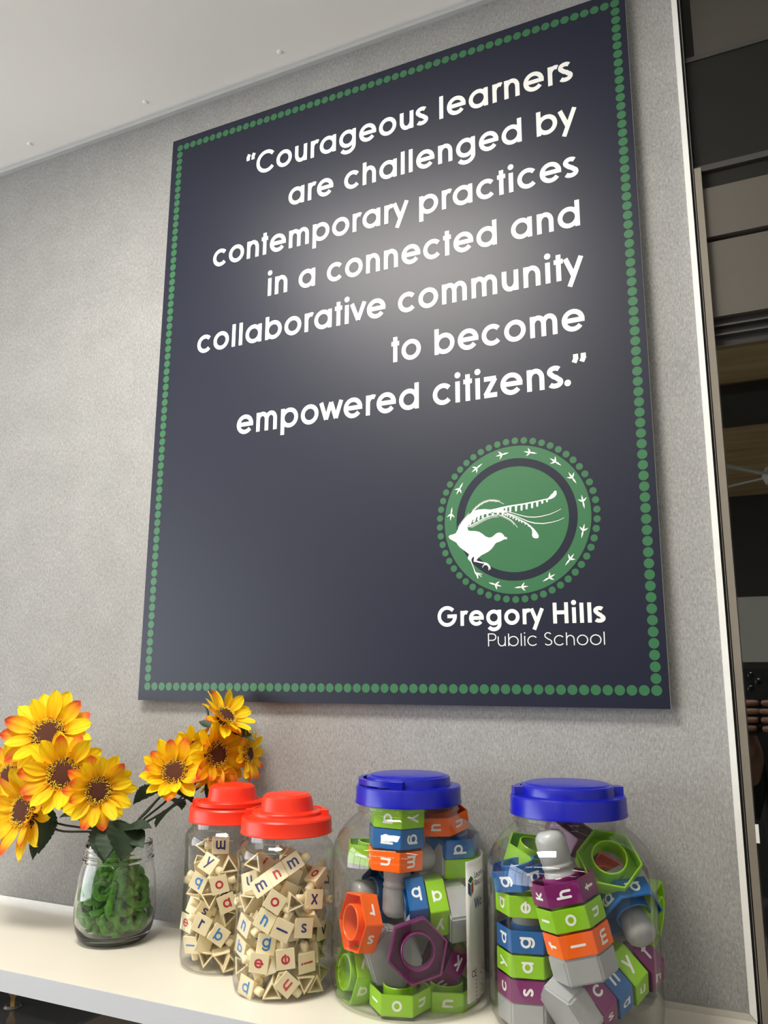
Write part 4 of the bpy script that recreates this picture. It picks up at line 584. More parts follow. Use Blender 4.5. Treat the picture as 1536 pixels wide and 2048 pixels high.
def glyph(ch, w):
    """strokes, dots, advance ; x-height is 1"""
    h = w/2; R = (1.04-w)/2; D = 2*R; sb = 0.085; ss = 0.12; A = 1.27; C = 1.33; DS = -0.36
    st, dots = [], []
    if ch == ' ': return [], [], 0.52
    if ch in 'aoecdgqbp':
        left_stem = ch in 'bp'
        x0 = (ss+h) if left_stem else (sb+h)
        cx = x0 + R
        adv = x0 + D + h + (sb if left_stem or ch in 'oec' else ss)
        if ch == 'c':
            st.append(arc(cx, .5, R, R, 42, 318)); adv -= 0.10
        elif ch == 'e':
            st.append(arc(cx, .5, R, R, 0, 322)); st.append([(cx-R, .5), (cx+R+h*.98, .5)])
        else:
            st.append(arc(cx, .5, R, R, 0, 360, 40))
        if ch == 'a': st.append([(cx+R, 0), (cx+R, 1)])
        if ch == 'd': st.append([(cx+R, 0), (cx+R, A)])
        if ch == 'b': st.append([(cx-R, 0), (cx-R, A)])
        if ch == 'p': st.append([(cx-R, DS), (cx-R, 1)])
        if ch == 'q': st.append([(cx+R, DS), (cx+R, 1)])
        if ch == 'g':
            st.append([(cx+R, 1)] + [(cx+R, .2)] + arc(cx, 0.06, R, R*.86, 0, -148))
        return st, dots, adv
    if ch == 'f':
        st = [[(.28, 0), (.28, .95)] + arc(.50, .97, .22, .27, 180, 80), [(.08, .93), (.55, .93)]]; return st, dots, .60
    if ch == 'j':
        return [[(.25, 1), (.25, -.12)] + arc(.08, -.12, .17, .2, 0, -95)], [(.25, 1.33, w*.62)], .45
    if ch == 'h' or ch == 'n' or ch == 'u':
        W = .80-w; x = ss+h; r = W/2
        if ch == 'u':
            st = [[(x, 1), (x, .46)] + arc(x+r, .46, r, .46-h+.02, 180, 360)[0:] + [(x+W, 1)], [(x+W, 1), (x+W, 0)]]
            return st, dots, ss+W+w+ss
        st = [[(x, 0), (x, A if ch == 'h' else 1)], [(x, .52)] + arc(x+r, .56, r, .44-h+.02, 180, 0) + [(x+W, 0)]]
        return st, dots, ss+W+w+ss
    if ch == 'm':
        W = .66-w*.6; x = ss+h; r = W/2
        st = [[(x, 0), (x, 1)]]
        for k in (0, 1): st.append([(x+k*W, .52)] + arc(x+k*W+r, .60, r, .40-h+.02, 180, 0) + [(x+(k+1)*W, 0)])
        return st, dots, ss+2*W+w+ss
    if ch == 'r':
        x = ss+h
        return [[(x, 0), (x, 1)], [(x, .5)] + arc(x+.26, .58, .26, .42-h+.02, 180, 62)], dots, ss+.26+w+.02
    if ch == 'i': return [[(ss+h, 0), (ss+h, 1)]], [(ss+h, 1.30, w*.66)], ss*2+w
    if ch == 'l': return [[(ss+h, 0), (ss+h, A)]], dots, ss*2+w
    if ch == 't': return [[(.27, 0), (.27, 1.27)], [(.06, .93), (.48, .93)]], dots, .53
    if ch == 'k': return [[(ss+h, 0), (ss+h, A)], [(.72, 1), (ss+h, .42)], [(ss+h+.16, .52), (.78, 0)]], dots, .84
    if ch == 's':
        a = arc(.36, .745, .235, .255-h+.02, 35, 205, 14); b = arc(.36, .255, .255, .255-h+.02, 55, -150, 16)
        st = [[(q[0], q[1]) for q in a] + [(.30, .53), (.42, .47)] + b]
        return st, dots, .72
    if ch == 'v': return [[(.06, 1), (.42, h*.9)], [(.78, 1), (.42, h*.9)]], dots, .84
    if ch == 'w': return [[(.06, 1), (.36, h)], [(.36, h), (.64, .96)], [(.64, .96), (.92, h)], [(.92, h), (1.22, 1)]], dots, 1.28
    if ch == 'x': return [[(.08, 1), (.70, 0)], [(.70, 1), (.08, 0)]], dots, .78
    if ch == 'y': return [[(.06, 1), (.42, .12)], [(.78, 1), (.22, DS)]], dots, .84
    if ch == 'z': return [[(.08, 1-h), (.66, 1-h)], [(.62, 1-h), (.14, h)], [(.08, h), (.70, h)]], dots, .78
    if ch == 'C':
        r = (1.38-w)/2; return [arc(.08+h+r, C/2, r, r, 40, 320, 36)], dots, 1.38
    if ch == 'G':
        r = (1.40-w)/2; cx = .08+h+r
        return [arc(cx, C/2, r, r, 42, 360, 38) , [(cx+.02, C/2), (cx+r+h, C/2)]], dots, 1.62
    if ch == 'H': return [[(ss+h, 0), (ss+h, C)], [(ss+h+.74, 0), (ss+h+.74, C)], [(ss+h, .70), (ss+h+.74, .70)]], dots, ss*2+w+.74
    if ch == 'P': return [[(ss+h, 0), (ss+h, C)], [(ss+h, C-h), (ss+.46, C-h)] + arc(ss+.46, C-h-.33, .33, .33, 90, -90) + [(ss+h, C-h-.66)]], dots, .98
    if ch == 'R': return glyph('P', w)[0] + [[(ss+.42, C-h-.66), (ss+.80, 0)]], dots, 1.0
    if ch == 'L': return [[(ss+h, 0), (ss+h, C)], [(ss+h, h), (ss+.62, h)]], dots, .78
    if ch == 'W': return [[(.06, C), (.46, 0)], [(.46, 0), (.86, C)], [(.86, C), (1.26, 0)], [(1.26, 0), (1.66, C)]], dots, 1.72
    if ch == 'E': return [[(ss+h, 0), (ss+h, C)], [(ss, h), (ss+.62, h)], [(ss, C/2), (ss+.58, C/2)], [(ss, C-h), (ss+.62, C-h)]], dots, .78
    if ch == 'S':
        a = arc(.46, 1.0, .30, .33-h, 30, 215, 14); b = arc(.46, .33, .33, .33-h, 60, -150, 16)
        return [a + [(.40, .70), (.50, .62)] + b], dots, .92
    if ch == '.': return [], [(.2, w*.66, w*.66)], .42
    if ch in '\u201c\u201d':
        sg = 1 if ch == '\u201d' else -1
        for k in (0, 1):
            x = .16+k*.34
            if sg > 0: st.append([(x+.02, 1.40), (x+.02, 1.22)]); st.append([(x+.055, 1.26), (x-.06, 1.02)])
            else: st.append([(x+.02, 1.02), (x+.02, 1.20)]); st.append([(x-.015, 1.16), (x+.10, 1.40)])
        return st, dots, .70
    return [], [], .5

LAY = [0]
def stroke_faces(pts, w, V, F, round_cap=False):
    LAY[0] = (LAY[0]+1) % 9          # overlapping strokes sit a hair apart
    l_ = LAY[0]
    pts = [q for i, q in enumerate(pts) if i == 0 or abs(q[0]-pts[i-1][0])+abs(q[1]-pts[i-1][1]) > 1e-6] if not isinstance(w, (list, tuple)) else pts
    n = len(pts)
    closed = n > 3 and abs(pts[0][0]-pts[-1][0]) < 1e-5 and abs(pts[0][1]-pts[-1][1]) < 1e-5
    b0 = len(V)
    def nrm(i, j):
        dx, dy = pts[j][0]-pts[i][0], pts[j][1]-pts[i][1]; L = math.hypot(dx, dy) or 1
        return (-dy/L, dx/L)
    for i in range(n):
        ns = []
        if i > 0: ns.append(nrm(i-1, i))
        elif closed: ns.append(nrm(n-2, n-1))
        if i < n-1: ns.append(nrm(i, i+1))
        elif closed: ns.append(nrm(0, 1))
        ax, ay = sum(q[0] for q in ns)/len(ns), sum(q[1] for q in ns)/len(ns)
        L2 = max(.35, ax*ax+ay*ay); wi = (w[i] if isinstance(w, (list, tuple)) else w)/2
        ax, ay = ax/L2*wi, ay/L2*wi
        V.append((pts[i][0]+ax, pts[i][1]+ay, l_)); V.append((pts[i][0]-ax, pts[i][1]-ay, l_))
    for i in range(n-1):
        a = b0+2*i; F.append((a, a+1, a+3, a+2))
    if round_cap and not closed:
        for e in (0, n-1): disc_faces(pts[e][0], pts[e][1], w/2, V, F, 12)

def disc_faces(cx, cy, r, V, F, n=20):
    b0 = len(V); LAY[0] = (LAY[0]+1) % 9; l_ = LAY[0]
    for k in range(n): V.append((cx+r*math.cos(2*math.pi*k/n), cy+r*math.sin(2*math.pi*k/n), l_))
    F.append(tuple(range(b0, b0+n)))

def text_faces(txt, w, round_cap=False, track=0.0):
    V, F = [], []; x = 0
    for ch in txt:
        st, dots, adv = glyph(ch, w)
        for q in st: stroke_faces([(a+x, b) for a, b in q], w, V, F, round_cap)
        for a, b, r in dots: disc_faces(a+x, b, r, V, F)
        x += adv + track
    xs = [v[0] for v in V]
    return V, F, min(xs), max(xs)

_letters = {}
def letter_mesh(ch, size, w, mname, turn=0):
    key = (ch, size, w, mname, turn)
    if key not in _letters:
        V, F, a, b = text_faces(ch, w, True)
        ys = [v[1] for v in V]; cy = .5 if ch in 'aoecnumrsvxzw' else (min(ys)+max(ys))/2
        s_ = -1 if turn else 1
        V = [((v[0]-(a+b)/2)*size*s_, (v[1]-cy)*size*s_, v[2]*.00001) for v in V]
        _letters[key] = mesh('letter', V, F, M[mname])
    return _letters[key]

# ------------------------------------------------------------------ the room
SHELF_Z = 1.2
CEIL = 2.7032
WX0, WX1 = -2.6, 2.6
YF = -5.0
DX0 = 0.9273            # where the felt panel's edge trim ends and the glazed door begins
DX1 = 2.05

def struct(o): return tag(o, kind='structure')

struct(box('wall_back', (WX0-.1, 0, 0), (0.9185, 0.10, CEIL+.1), M['felt']))
struct(box('wall_back_right', (DX1+.06, 0, 0), (WX1+.1, 0.10, CEIL+.1), M['felt']))
struct(box('floor', (WX0-.1, YF-.1, -0.1), (WX1+.1, 2.2, 0.0), M['carpet']))
ce = struct(box('ceiling', (WX0-.1, -1.65, CEIL), (WX1+.1, 0.10, CEIL+0.35), M['ceil']))
for k, (x, y) in enumerate(((-0.3726, -0.0440), (-0.0593, -0.0419), (0.2534, -0.0421), (0.5660, -0.0421), (-0.686, -0.043))):
    q = lathe('screw_head', [(0, -0.0022), (0.0035, -0.0018), (0.0055, -0.0006), (0.006, 0)], M['ceil'], ce, n=20)
    q.location = (x, y, CEIL)
# higher timber ceiling further back, with a dark beam across it
TC = 2.87
struct(boxes('ceiling_timber', [((WX0-.1, -1.65-0.69*(k+1), TC), (WX1+.1, -1.65-0.69*k-.006, TC+.08)) for k in range(5)], M['timber']))
struct(box('trim_beam', (WX0, -3.10, TC-.05), (WX1, -2.58, TC), M['dark_beam']))
# side walls ; the left one has a window opening
wy0, wy1, wz0, wz1 = -4.4, -0.75, 0.75, 2.5
struct(boxes('wall_left', [((WX0-.1, YF, 0), (WX0, 0, wz0)), ((WX0-.1, YF, wz1), (WX0, 0, TC+.1)), ((WX0-.1, YF, wz0), (WX0, wy0, wz1)), ((WX0-.1, wy1, wz0), (WX0, 0, wz1))], M['wall_paint']))
wf = struct(boxes('window_1', [((WX0-.07, wy0, wz0), (WX0-.02, wy1, wz0+.05)), ((WX0-.07, wy0, wz1-.05), (WX0-.02, wy1, wz1))] +
    [((WX0-.07, wy0+(wy1-wy0)*k/4-(.05 if k == 4 else 0 if k == 0 else .025), wz0+.05), (WX0-.02, wy0+(wy1-wy0)*k/4+(.05 if k == 0 else 0 if k == 4 else .025), wz1-.05)) for k in range(5)] +
    [((WX0-.06, wy0+.05, 1.98), (WX0-.03, wy1-.05, 2.02))], M['frame']))
box('pane', (WX0-.05, wy0+.05, wz0+.05), (WX0-.044, wy1-.05, wz1-.05), M['clear_pane'], wf)
struct(box('wall_right', (WX1, YF, 0), (WX1+.1, 0.1, TC+.1), M['wall_paint']))
# far wall: dark below, pale band, dark bulkhead above
struct(boxes('wall_front', [((WX0-.1, YF-.1, 1.72), (WX1+.1, YF, 2.16))], M['wall_paint']))
struct(boxes('wall_front_lower', [((WX0-.1, YF-.1, 0), (WX1+.1, YF, 1.72))], M['dark_wall']))
struct(boxes('wall_front_upper', [((WX0-.1, YF-.1, 2.16), (WX1+.1, YF, TC+.1))], M['dark_wall']))

# aluminium trims round the felt panel (mitred at the shelf corner)
def trim(name, loop_lo, loop_hi):
    V = [Vector(q) for q in loop_lo + loop_hi]
    return None
tz = SHELF_Z + 0.0078
bm = bmesh.new()
y0, y1 = -0.006, 0.0
def prism_xz(bm, poly, ya, yb):
    A = [bm.verts.new((x, ya, z)) for x, z in poly]; B = [bm.verts.new((x, yb, z)) for x, z in poly]
    bm.faces.new(A); bm.faces.new(B[::-1])
    for i in range(len(poly)): bm.faces.new((A[i], B[i], B[(i+1) % len(poly)], A[(i+1) % len(poly)]))
prism_xz(bm, [(-2.6, SHELF_Z), (0.9258, SHELF_Z), (0.9187, tz), (-2.6, tz)], y0, y1)
struct(from_bm('trim_1', bm, M['alu'], bevel=0.0006))
bm = bmesh.new()
prism_xz(bm, [(0.9266, SHELF_Z+.0006), (0.9266, CEIL), (0.9190, CEIL), (0.9190, tz+.0012)], y0-.002, y1)
struct(from_bm('trim_2', bm, M['trim_paint'], bevel=0.0008))
struct(boxes('trim_3', [((-2.6, -0.010, CEIL-.0125), (0.9188, 0.0, CEIL-.0055)), ((-2.6, -0.005, CEIL-.0055), (0.9188, 0.0, CEIL))], M['trim_grey'], bevel=0.0006))

# glazed door beside the panel: jamb, header boards, glass, and the unlit room behind it
jz = Z0 + 0.7225
struct(boxes('trim_4', [((0.9275, -0.0005, 0), (0.9295, 0.05, CEIL)), ((0.9301, 0.002, 0), (0.9312, 0.05, CEIL))], M['gasket']))
struct(box('trim_5', (0.9295, -0.0012, 0), (0.9301, 0.05, CEIL), M['alu']))
dr = struct(boxes('door_1', [((0.9316, -0.004, 0.0), (0.9406, 0.05, jz)), ((2.02, -0.004, 0.0), (2.06, 0.05, jz)), ((0.9406, -0.004, 0.0), (2.02, 0.05, 0.06))], M['frame'], bevel=0.0008))
box('door_glass', (0.9406, 0.010, 0.06), (2.02, 0.020, Z0+.4585), M['pane'], dr)
box('door_latch', (0.9407, -0.004, 1.395), (0.9445, 0.0005, 1.416), M['fan'], dr, bevel=0.0008)
hd = []
def head(name, z_lo, z_hi, m, ya=0.004, x0=0.9406):
    return struct(box(name, (x0, ya, Z0+z_lo), (2.06, 0.05, Z0+z_hi), m))
head('trim_6', 0.4585, 0.4720, M['gasket'], 0.014)
head('trim_7', 0.4720, 0.4745, M['header_mid'], 0.006)
head('trim_8', 0.4745, 0.4850, M['header_dark'], 0.012)
head('trim_9', 0.4850, 0.4875, M['header_mid'], 0.006)
head('trim_10', 0.4875, 0.4985, M['gasket'], 0.014)
head('trim_11', 0.4985, 0.6095, M['header_light'], 0.004)
head('trim_12', 0.6095, 0.6168, M['gasket'], 0.016)
head('trim_13', 0.6168, 0.6915, M['header_light'], 0.002)
head('trim_14', 0.6915, 0.7205, M['header_dark'], 0.010)
head('trim_15', 0.7205, 0.7295, M['header_mid'], 0.004, 0.9318)
head('trim_16', 0.7295, 0.9010, M['header_dark'], 0.006, 0.9318)
head('trim_17', 0.9010, 0.9085, M['header_mid'], 0.004, 0.9318)
head('trim_18', 0.9085, 1.1315, M['header_brown'], 0.008, 0.9440)
struct(box('trim_19', (0.9318, 0.012, Z0+.9085), (0.9440, 0.05, CEIL), M['header_dark']))
# dark room on the far side of the glass
struct(boxes('wall_beyond', [((0.80, 2.1, 0), (2.3, 2.2, 2.6)), ((0.80, 0.10, 0), (0.86, 2.1, 2.6)), ((2.24, 0.10, 0), (2.3, 2.1, 2.6)), ((0.80, 0.10, 2.6), (2.3, 2.2, 2.68))], M['gasket']))

# ------------------------------------------------------------------ ceiling lights and fan
def panel_light(x, y, z, sx, sy, label, m, group=None):
    t = empty('ceiling_light', (x, y, z)); tag(t, label, 'ceiling light', group)
    fr = boxes('frame', [((-sx/2-.015, -sy/2-.015, -.012), (sx/2+.015, -sy/2, 0)), ((-sx/2-.015, sy/2, -.012), (sx/2+.015, sy/2+.015, 0)),
                         ((-sx/2-.015, -sy/2, -.012), (-sx/2, sy/2, 0)), ((sx/2, -sy/2, -.012), (sx/2+.015, sy/2, 0))], M['fan'], t)
    box('diffuser', (-sx/2, -sy/2, -.009), (sx/2, sy/2, 0), m, t)
panel_light(0.20, -0.80, CEIL, 0.62, 0.34, 'rectangular panel light in the white ceiling in front of the poster wall', M['led'])
for i, y in enumerate((-2.3, -4.1)):
    for x in (-1.75, -0.7, 0.18, 1.8):
        panel_light(x, y, TC, 0.9, 0.16, 'slim panel light under the timber ceiling behind the viewer', M['led_far'], 'slim lights under the timber ceiling')

t = empty('ceiling_fan', (1.06, -3.55, 2.66)); tag(t, 'white ceiling fan mirrored in the door glass', 'ceiling fan')
lathe('hub', [(0, -.05), (.05, -.045), (.07, 0), (.05, .045), (.012, .05), (.012, TC-2.66), (0, TC-2.66)], M['fan'], t, n=24)
for k in range(4):
    bm = bmesh.new(); box_bm(bm, (.05, -.035, -.004), (.55, .035, .004))
    bmesh.ops.rotate(bm, verts=bm.verts, cent=(0, 0, 0), matrix=Matrix.Rotation(math.radians(12), 3, 'X'))
    bmesh.ops.rotate(bm, verts=bm.verts, cent=(0, 0, 0), matrix=Matrix.Rotation(math.radians(35+90*k), 3, 'Z'))
    from_bm('blade', bm, M['fan'], t, bevel=0.003)

# ------------------------------------------------------------------ shelf, and the cabinet below it
sh = box('wall_shelf', (-2.6, -0.2575, SHELF_Z-.0268), (0.9262, -0.0, SHELF_Z), M['shelf'], bevel=0.0008)
box('shaded_edge', (-2.6, -0.2581, SHELF_Z-.0266), (0.9262, -0.2574, SHELF_Z-.0004), M['shaded_edge'], sh)  # added strip: dimmer, cooler light on the shelf front painted as its colour
tag(sh, 'long white wall shelf carrying the jars and the flowers', 'shelf')
cb = box('storage_cabinet', (-0.62, -0.245, 0.0), (0.0695, -0.004, 1.116), M['brown_side'])
tag(cb, 'dark cabinet with a glossy black top under the white shelf, brass key in its lock', 'cabinet')
box('cabinet_top', (-0.625, -0.252, 1.116), (0.0715, -0.003, 1.12), M['black_gloss'], cb, bevel=0.0008)
lk = lathe('lock', [(0, .003), (.006, .0035), (.0105, .003), (.0125, 0)], M['chrome'], cb, n=32)
lk.location = (-0.058, -0.178, 1.12)
V, F = [], []
stroke_faces([(0, 0), (0, .016)], .007, V, F)
ky = bmesh.new()
box_bm(ky, (-.0032, -.0011, .001), (.0032, .0011, .0125)); 
prism = [(-.0032, .012), (.0032, .012), (.0064, .016), (.0072, .021), (.0066, .028), (.004, .032), (-.004, .032), (-.0066, .028), (-.0072, .021), (-.0064, .016)]
prism_xz(ky, prism, -.0011, .0011)
ko = from_bm('key', ky, M['brass'], cb, bevel=0.0004)
ko.location = (-0.058, -0.178, 1.12); ko.rotation_euler = (0, 0, math.radians(26))

# ------------------------------------------------------------------ poster
PY = -0.0140                       # its printed face
def W(x, z, dy=0.0): return Vector((x*S, PY-dy, z*S+Z0))
ps = empty('wall_poster', (0, 0, Z0)); tag(ps, 'large navy wall poster with a white quote, green dotted border and round bird emblem', 'poster')
x0_, x1_, z0_, z1_ = -.46*S, 55.13*S, -1.47*S, 67.43*S
bm = bmesh.new(); box_bm(bm, (x0_, PY, z0_), (x1_, PY+.006, z1_))
pn = from_bm('panel', bm, [M['navy'], M['foam']], ps)
for q in pn.data.polygons:
    q.material_index = 0 if q.normal.y < -0.5 else 1
pn.data.update()
for z in (.08, .86): box('batten', (.10, PY+.006, z), (.74, 0, z+.06), M['foam'], ps)

def flat(name, V2, F2, m, parent, dy, loc=True):
    o = link(name, mesh(name, [Vector((q[0]*S, PY-dy-(q[2] if len(q) > 2 else 0)*.000012, q[1]*S)) for q in V2], F2, m), parent)
    return o
# dotted border
V, F = [], []
nx, nz = 54, 69; zt = 66.15
for i in range(nx+1):
    x = .75+i*(54.13-.75)/nx
    disc_faces(x, 0, .435, V, F, 18); disc_faces(x, zt, .435, V, F, 18)
for j in range(1, nz):
    z = j*zt/nz
    disc_faces(.75, z, .435, V, F, 18); disc_faces(54.13, z, .435, V, F, 18)
flat('dot_border', V, F, M['green_print'], ps, .0002)
# quote
LINES = [('\u201cCourageous learners', 59.12, 10.9, 49.75), ('are challenged by', 53.82, 17.0, 49.95), ('contemporary practices', 48.47, 6.74, 49.85),
         ('in a connected and', 43.2, 14.55, 49.76), ('collaborative community', 37.9, 5.09, 49.9), ('to become', 32.63, 30.04, 49.75), ('empowered citizens.\u201d', 27.33, 11.16, 49.75)]
for txt, zb, xa, xb in LINES:
    V, F, a, b = text_faces(txt, .224)
    k = (xb-xa)/(b-a); x = 0
    for wd in txt.split(' '):
        V, F, _, _ = text_faces(wd, .224)
        flat('quote_word', [(xa+(v[0]+x-a)*k, zb+v[1]*2.15, v[2]) for v in V], F, M['white'], ps, .0003)
        x += sum(glyph(ch, .224)[2] for ch in wd+' ')
for txt, w_, xa, xb, zb, sz in (('Gregory Hills', .25, 34.87, 50.3, 5.68, 1.37), ('Public School', .10, 39.75, 50.15, 3.78, .87)):
    V, F, a, b = text_faces(txt, w_); k = (xb-xa)/(b-a); x = 0
    for wd in txt.split(' '):
        V, F, _, _ = text_faces(wd, w_)
        flat('school_name_word', [(xa+(v[0]+x-a)*k, zb+v[1]*sz, v[2]) for v in V], F, M['white'], ps, .0003)
        x += sum(glyph(ch, w_)[2] for ch in wd+' ')
# emblem
EX, EZ = 42.60, 15.33
em_V, em_F = [], []
def ring(r0, r1, n=96):
    b0 = len(em_V)
    for k in range(n):
        a = 2*math.pi*k/n
        em_V.append((EX+r0*math.cos(a), EZ+r0*math.sin(a), 0)); em_V.append((EX+r1*math.cos(a), EZ+r1*math.sin(a), 0))
    for k in range(n):
        a, b = b0+2*k, b0+2*((k+1) % n); em_F.append((a, a+1, b+1, b))
ring(5.72, 6.92); disc_faces(EX, EZ, 4.94, em_V, em_F, 96)
em = flat('emblem', em_V, em_F, M['green_print'], ps, .0002)
V, F = [], []
for k in range(54):
    a = 2*math.pi*(k+.3)/54; disc_faces(EX+7.42*math.cos(a), EZ+7.42*math.sin(a), .32, V, F, 16)
flat('emblem_dots', V, F, M['green_print'], em, .0002)
for fx, fz in FOOT:
    V, F = [], []
    a = math.atan2(fz-EZ, fx-EX); d = a-math.pi/2
    R0 = 6.32; cx, cz = EX+R0*math.cos(a), EZ+R0*math.sin(a)
    for off, L_ in ((0, .66), (180, .62), (128, .50), (-128, .50)):
        q = d+math.radians(off)
        stroke_faces([(cx, cz), (cx+.45*L_*math.cos(q), cz+.45*L_*math.sin(q)), (cx+L_*math.cos(q), cz+L_*math.sin(q))], [.10, .15, .015], V, F)
    flat('emblem_footprint', V, F, M['white'], em, .0003)
# white bird with long tail plumes
def poly(pts, V, F):
    from mathutils.geometry import tessellate_polygon
    b0 = len(V); LAY[0] = (LAY[0]+1) % 9; V.extend([(x, z, LAY[0]) for x, z in pts])
    for t3 in tessellate_polygon([[Vector((x, z, 0)) for x, z in pts]]): F.append(tuple(b0+i for i in t3))
V, F = [], []
for q in BIRD_POLYS: poly(q, V, F)
for q, w0, w1, w2 in BIRD_LINES:
    n = len(q); ws = [w0+(w1-w0)*i/(n/2) if i < n/2 else w1+(w2-w1)*(i-n/2)/(n/2) for i in range(n)]
    stroke_faces(q, ws, V, F)
bd = flat('emblem_bird', V, F, M['white'], em, .0004)

# ------------------------------------------------------------------ jars
def jar_body(name, prof, th, m, parent, n=96):
    """outer profile from base centre to lip, walled inwards by th"""
    inner = []
    for i, (r, z) in enumerate(prof):
        a = prof[max(i-1, 0)]; b = prof[min(i+1, len(prof)-1)]
        dr, dz = b[0]-a[0], b[1]-a[1]; L_ = math.hypot(dr, dz) or 1
        inner.append((max(0.0, r-dz/L_*th) if r > 1e-6 else 0.0, z+dr/L_*th))
    bm = bmesh.new(); lathe_bm(bm, prof+inner[::-1], n, closed=False)
    bmesh.ops.remove_doubles(bm, verts=bm.verts, dist=1e-7)
    return from_bm(name, bm, m, parent, smooth=True, ang=60)

def rot_z_deg(o, d): o.rotation_euler = (0, 0, math.radians(d)); return o

def red_jar(x, y, label, hrot):
    t = empty('plastic_jar', (x, y, SHELF_Z)); tag(t, label, 'jar', 'red-lidded plastic jars of letter blocks')
    prof = [(0, .004), (.040, .004), (.050, .0005), (.057, .0005), (.0618, .005), (.0634, .013), (.0628, .030), (.0628, .150), (.0636, .156), (.0640, .162), (.0630, .169), (.0590, .1755),
            (.0553, .1785), (.0545, .182), (.0545, .206)]
    jar_body('jar_body', prof, .0007, M['pet'], t)
    ld = lathe('lid', [(.0585, .1872), (.0602, .1872), (.0604, .1885), (.0596, .190), (.0594, .2045), (.0578, .2068), (.0465, .2072), (.0462, .2085), (.0460, .2125), (.0450, .2140),
        (.0352, .2146), (.0346, .2160), (.0335, .2270), (.0318, .2320), (.0285, .2348), (.020, .2360), (0, .2362), (0, .2345), (.027, .233), (.032, .216), (.0575, .2045), (.0582, .19)], M['red_lid'], t, n=96, ang=30)
    # carrying strap round the dome, hinged on two lugs
    bm = bmesh.new()
    N = 40; prev = None
    a0, a1 = math.radians(8), math.radians(172)
    rows = []
    for k in range(N+1):
        a = a0+(a1-a0)*k/N
        bul = .004*math.sin(math.pi*k/N)
        rows.append([bm.verts.new((r*math.cos(a), r*math.sin(a), z)) for r, z in ((.0468+bul, .2092), (.0515+bul, .2092), (.0515+bul, .2142), (.0468+bul, .2142))])
    for A, B in zip(rows, rows[1:]):
        for i in range(4): bm.faces.new((A[i], A[(i+1) % 4], B[(i+1) % 4], B[i]))
    bm.faces.new(rows[0]); bm.faces.new(rows[-1][::-1])
    for sx in (-1, 1): box_bm(bm, (sx*.0495-.0055, -.0065, .2068), (sx*.0495+.0055, .008, .2146))
    h = from_bm('lid_handle', bm, M['red_lid'], ld, bevel=.0006)
    rot_z_deg(h, hrot)
    return t

def blue_jar(x, y, label, hrot, tilt=0.0):
    t = empty('plastic_jar', (x, y, SHELF_Z)); tag(t, label, 'jar', 'blue-lidded plastic jars of hexagonal nuts')
    prof = [(0, .006), (.060, .006), (.070, .001), (.084, .0005), (.0915, .006), (.0960, .014), (.0978, .026), (.0974, .060), (.0974, .150), (.0978, .158), (.0974, .168), (.0950, .180), (.0900, .1905),
            (.0825, .2005), (.0740, .2085), (.0690, .2125), (.0655, .2160), (.0645, .2190), (.0662, .2200), (.0662, .2212), (.0645, .2222), (.0640, .2262), (.0655, .2272), (.0655, .2284), (.0640, .2294), (.0640, .246)]
    jar_body('jar_body', prof, .0009, M['pet'], t)
    ld = lathe('lid', [(.0664, .2282), (.0690, .2282), (.0692, .2300), (.0684, .2320), (.0682, .2478), (.0670, .2500), (.0552, .2506), (.0550, .2520), (.0546, .2590), (.0535, .2612), (.0500, .2618), (.0490, .2628),
        (.0470, .2634), (.0, .2640), (0, .262), (.053, .2585), (.053, .249), (.0655, .2475), (.0662, .232)], M['blue_lid'], t, n=96, ang=30)
    bm = bmesh.new(); N = 48; rows = []
    a0, a1 = math.radians(6), math.radians(174)
    for k in range(N+1):
        a = a0+(a1-a0)*k/N; bul = .004*math.sin(math.pi*k/N)
        rows.append([bm.verts.new((r*math.cos(a), r*math.sin(a), z)) for r, z in ((.0558+bul, .2522), (.0618+bul, .2522), (.0618+bul, .2585), (.0558+bul, .2585))])
    for A, B in zip(rows, rows[1:]):
        for i in range(4): bm.faces.new((A[i], A[(i+1) % 4], B[(i+1) % 4], B[i]))
    bm.faces.new(rows[0]); bm.faces.new(rows[-1][::-1])
    for sx in (-1, 1): box_bm(bm, (sx*.0595-.0065, -.008, .2503), (sx*.0595+.0065, .009, .2592))
    h = from_bm('lid_handle', bm, M['blue_lid'], ld, bevel=.0007)
    rot_z_deg(h, hrot)
    return t

red_jar(0.25381, -0.09923, 'red-lidded plastic jar of letter blocks standing further back, next to the sunflowers', 205)
red_jar(0.37542, -0.14621, 'red-lidded plastic jar of letter blocks standing further forward, next to a blue lid', 25)
blue_jar(0.53109, -0.1000, 'blue-lidded plastic jar of hexagonal nuts with a white paper label inside', 100)
blue_jar(0.73977, -0.1005, 'blue-lidded plastic jar of hexagonal nuts at the right end of the shelf', 28)

# ------------------------------------------------------------------ letter blocks, nuts and bolts in the jars
TS = 0.0235
def tile_mesh():
    """hollow triangular prism, closed end with a peg (+x), open end (-x)"""
    h = TS*.866; w = .0019
    def tri(k, x): return [(x, -TS/2*k, h/3*k), (x, TS/2*k, h/3*k), (x, 0, -2*h/3*k)]
    ki = 1-3*w/h
    bm = bmesh.new()
    rings = [[bm.verts.new(q) for q in tri(k, x)] for k, x in ((1, TS/2), (1, -TS/2), (ki, -TS/2), (ki, TS/2-w))]
    bm.faces.new(rings[0])
    for A, B in zip(rings, rings[1:]):
        for i in range(3): bm.faces.new((A[i], A[(i+1) % 3], B[(i+1) % 3], B[i]))
    bm.faces.new(rings[3][::-1])
    bmesh.ops.recalc_face_normals(bm, faces=bm.faces)
    bmesh.ops.bevel(bm, geom=[e for e in bm.edges if all(abs(v.co.z-h/3) < 1e-4 or True for v in e.verts)], offset=.0005, segments=1, affect='EDGES')
    me = bpy.data.meshes.new('letter_block'); bm.to_mesh(me); bm.free(); me.materials.append(M['cream'])
    return me
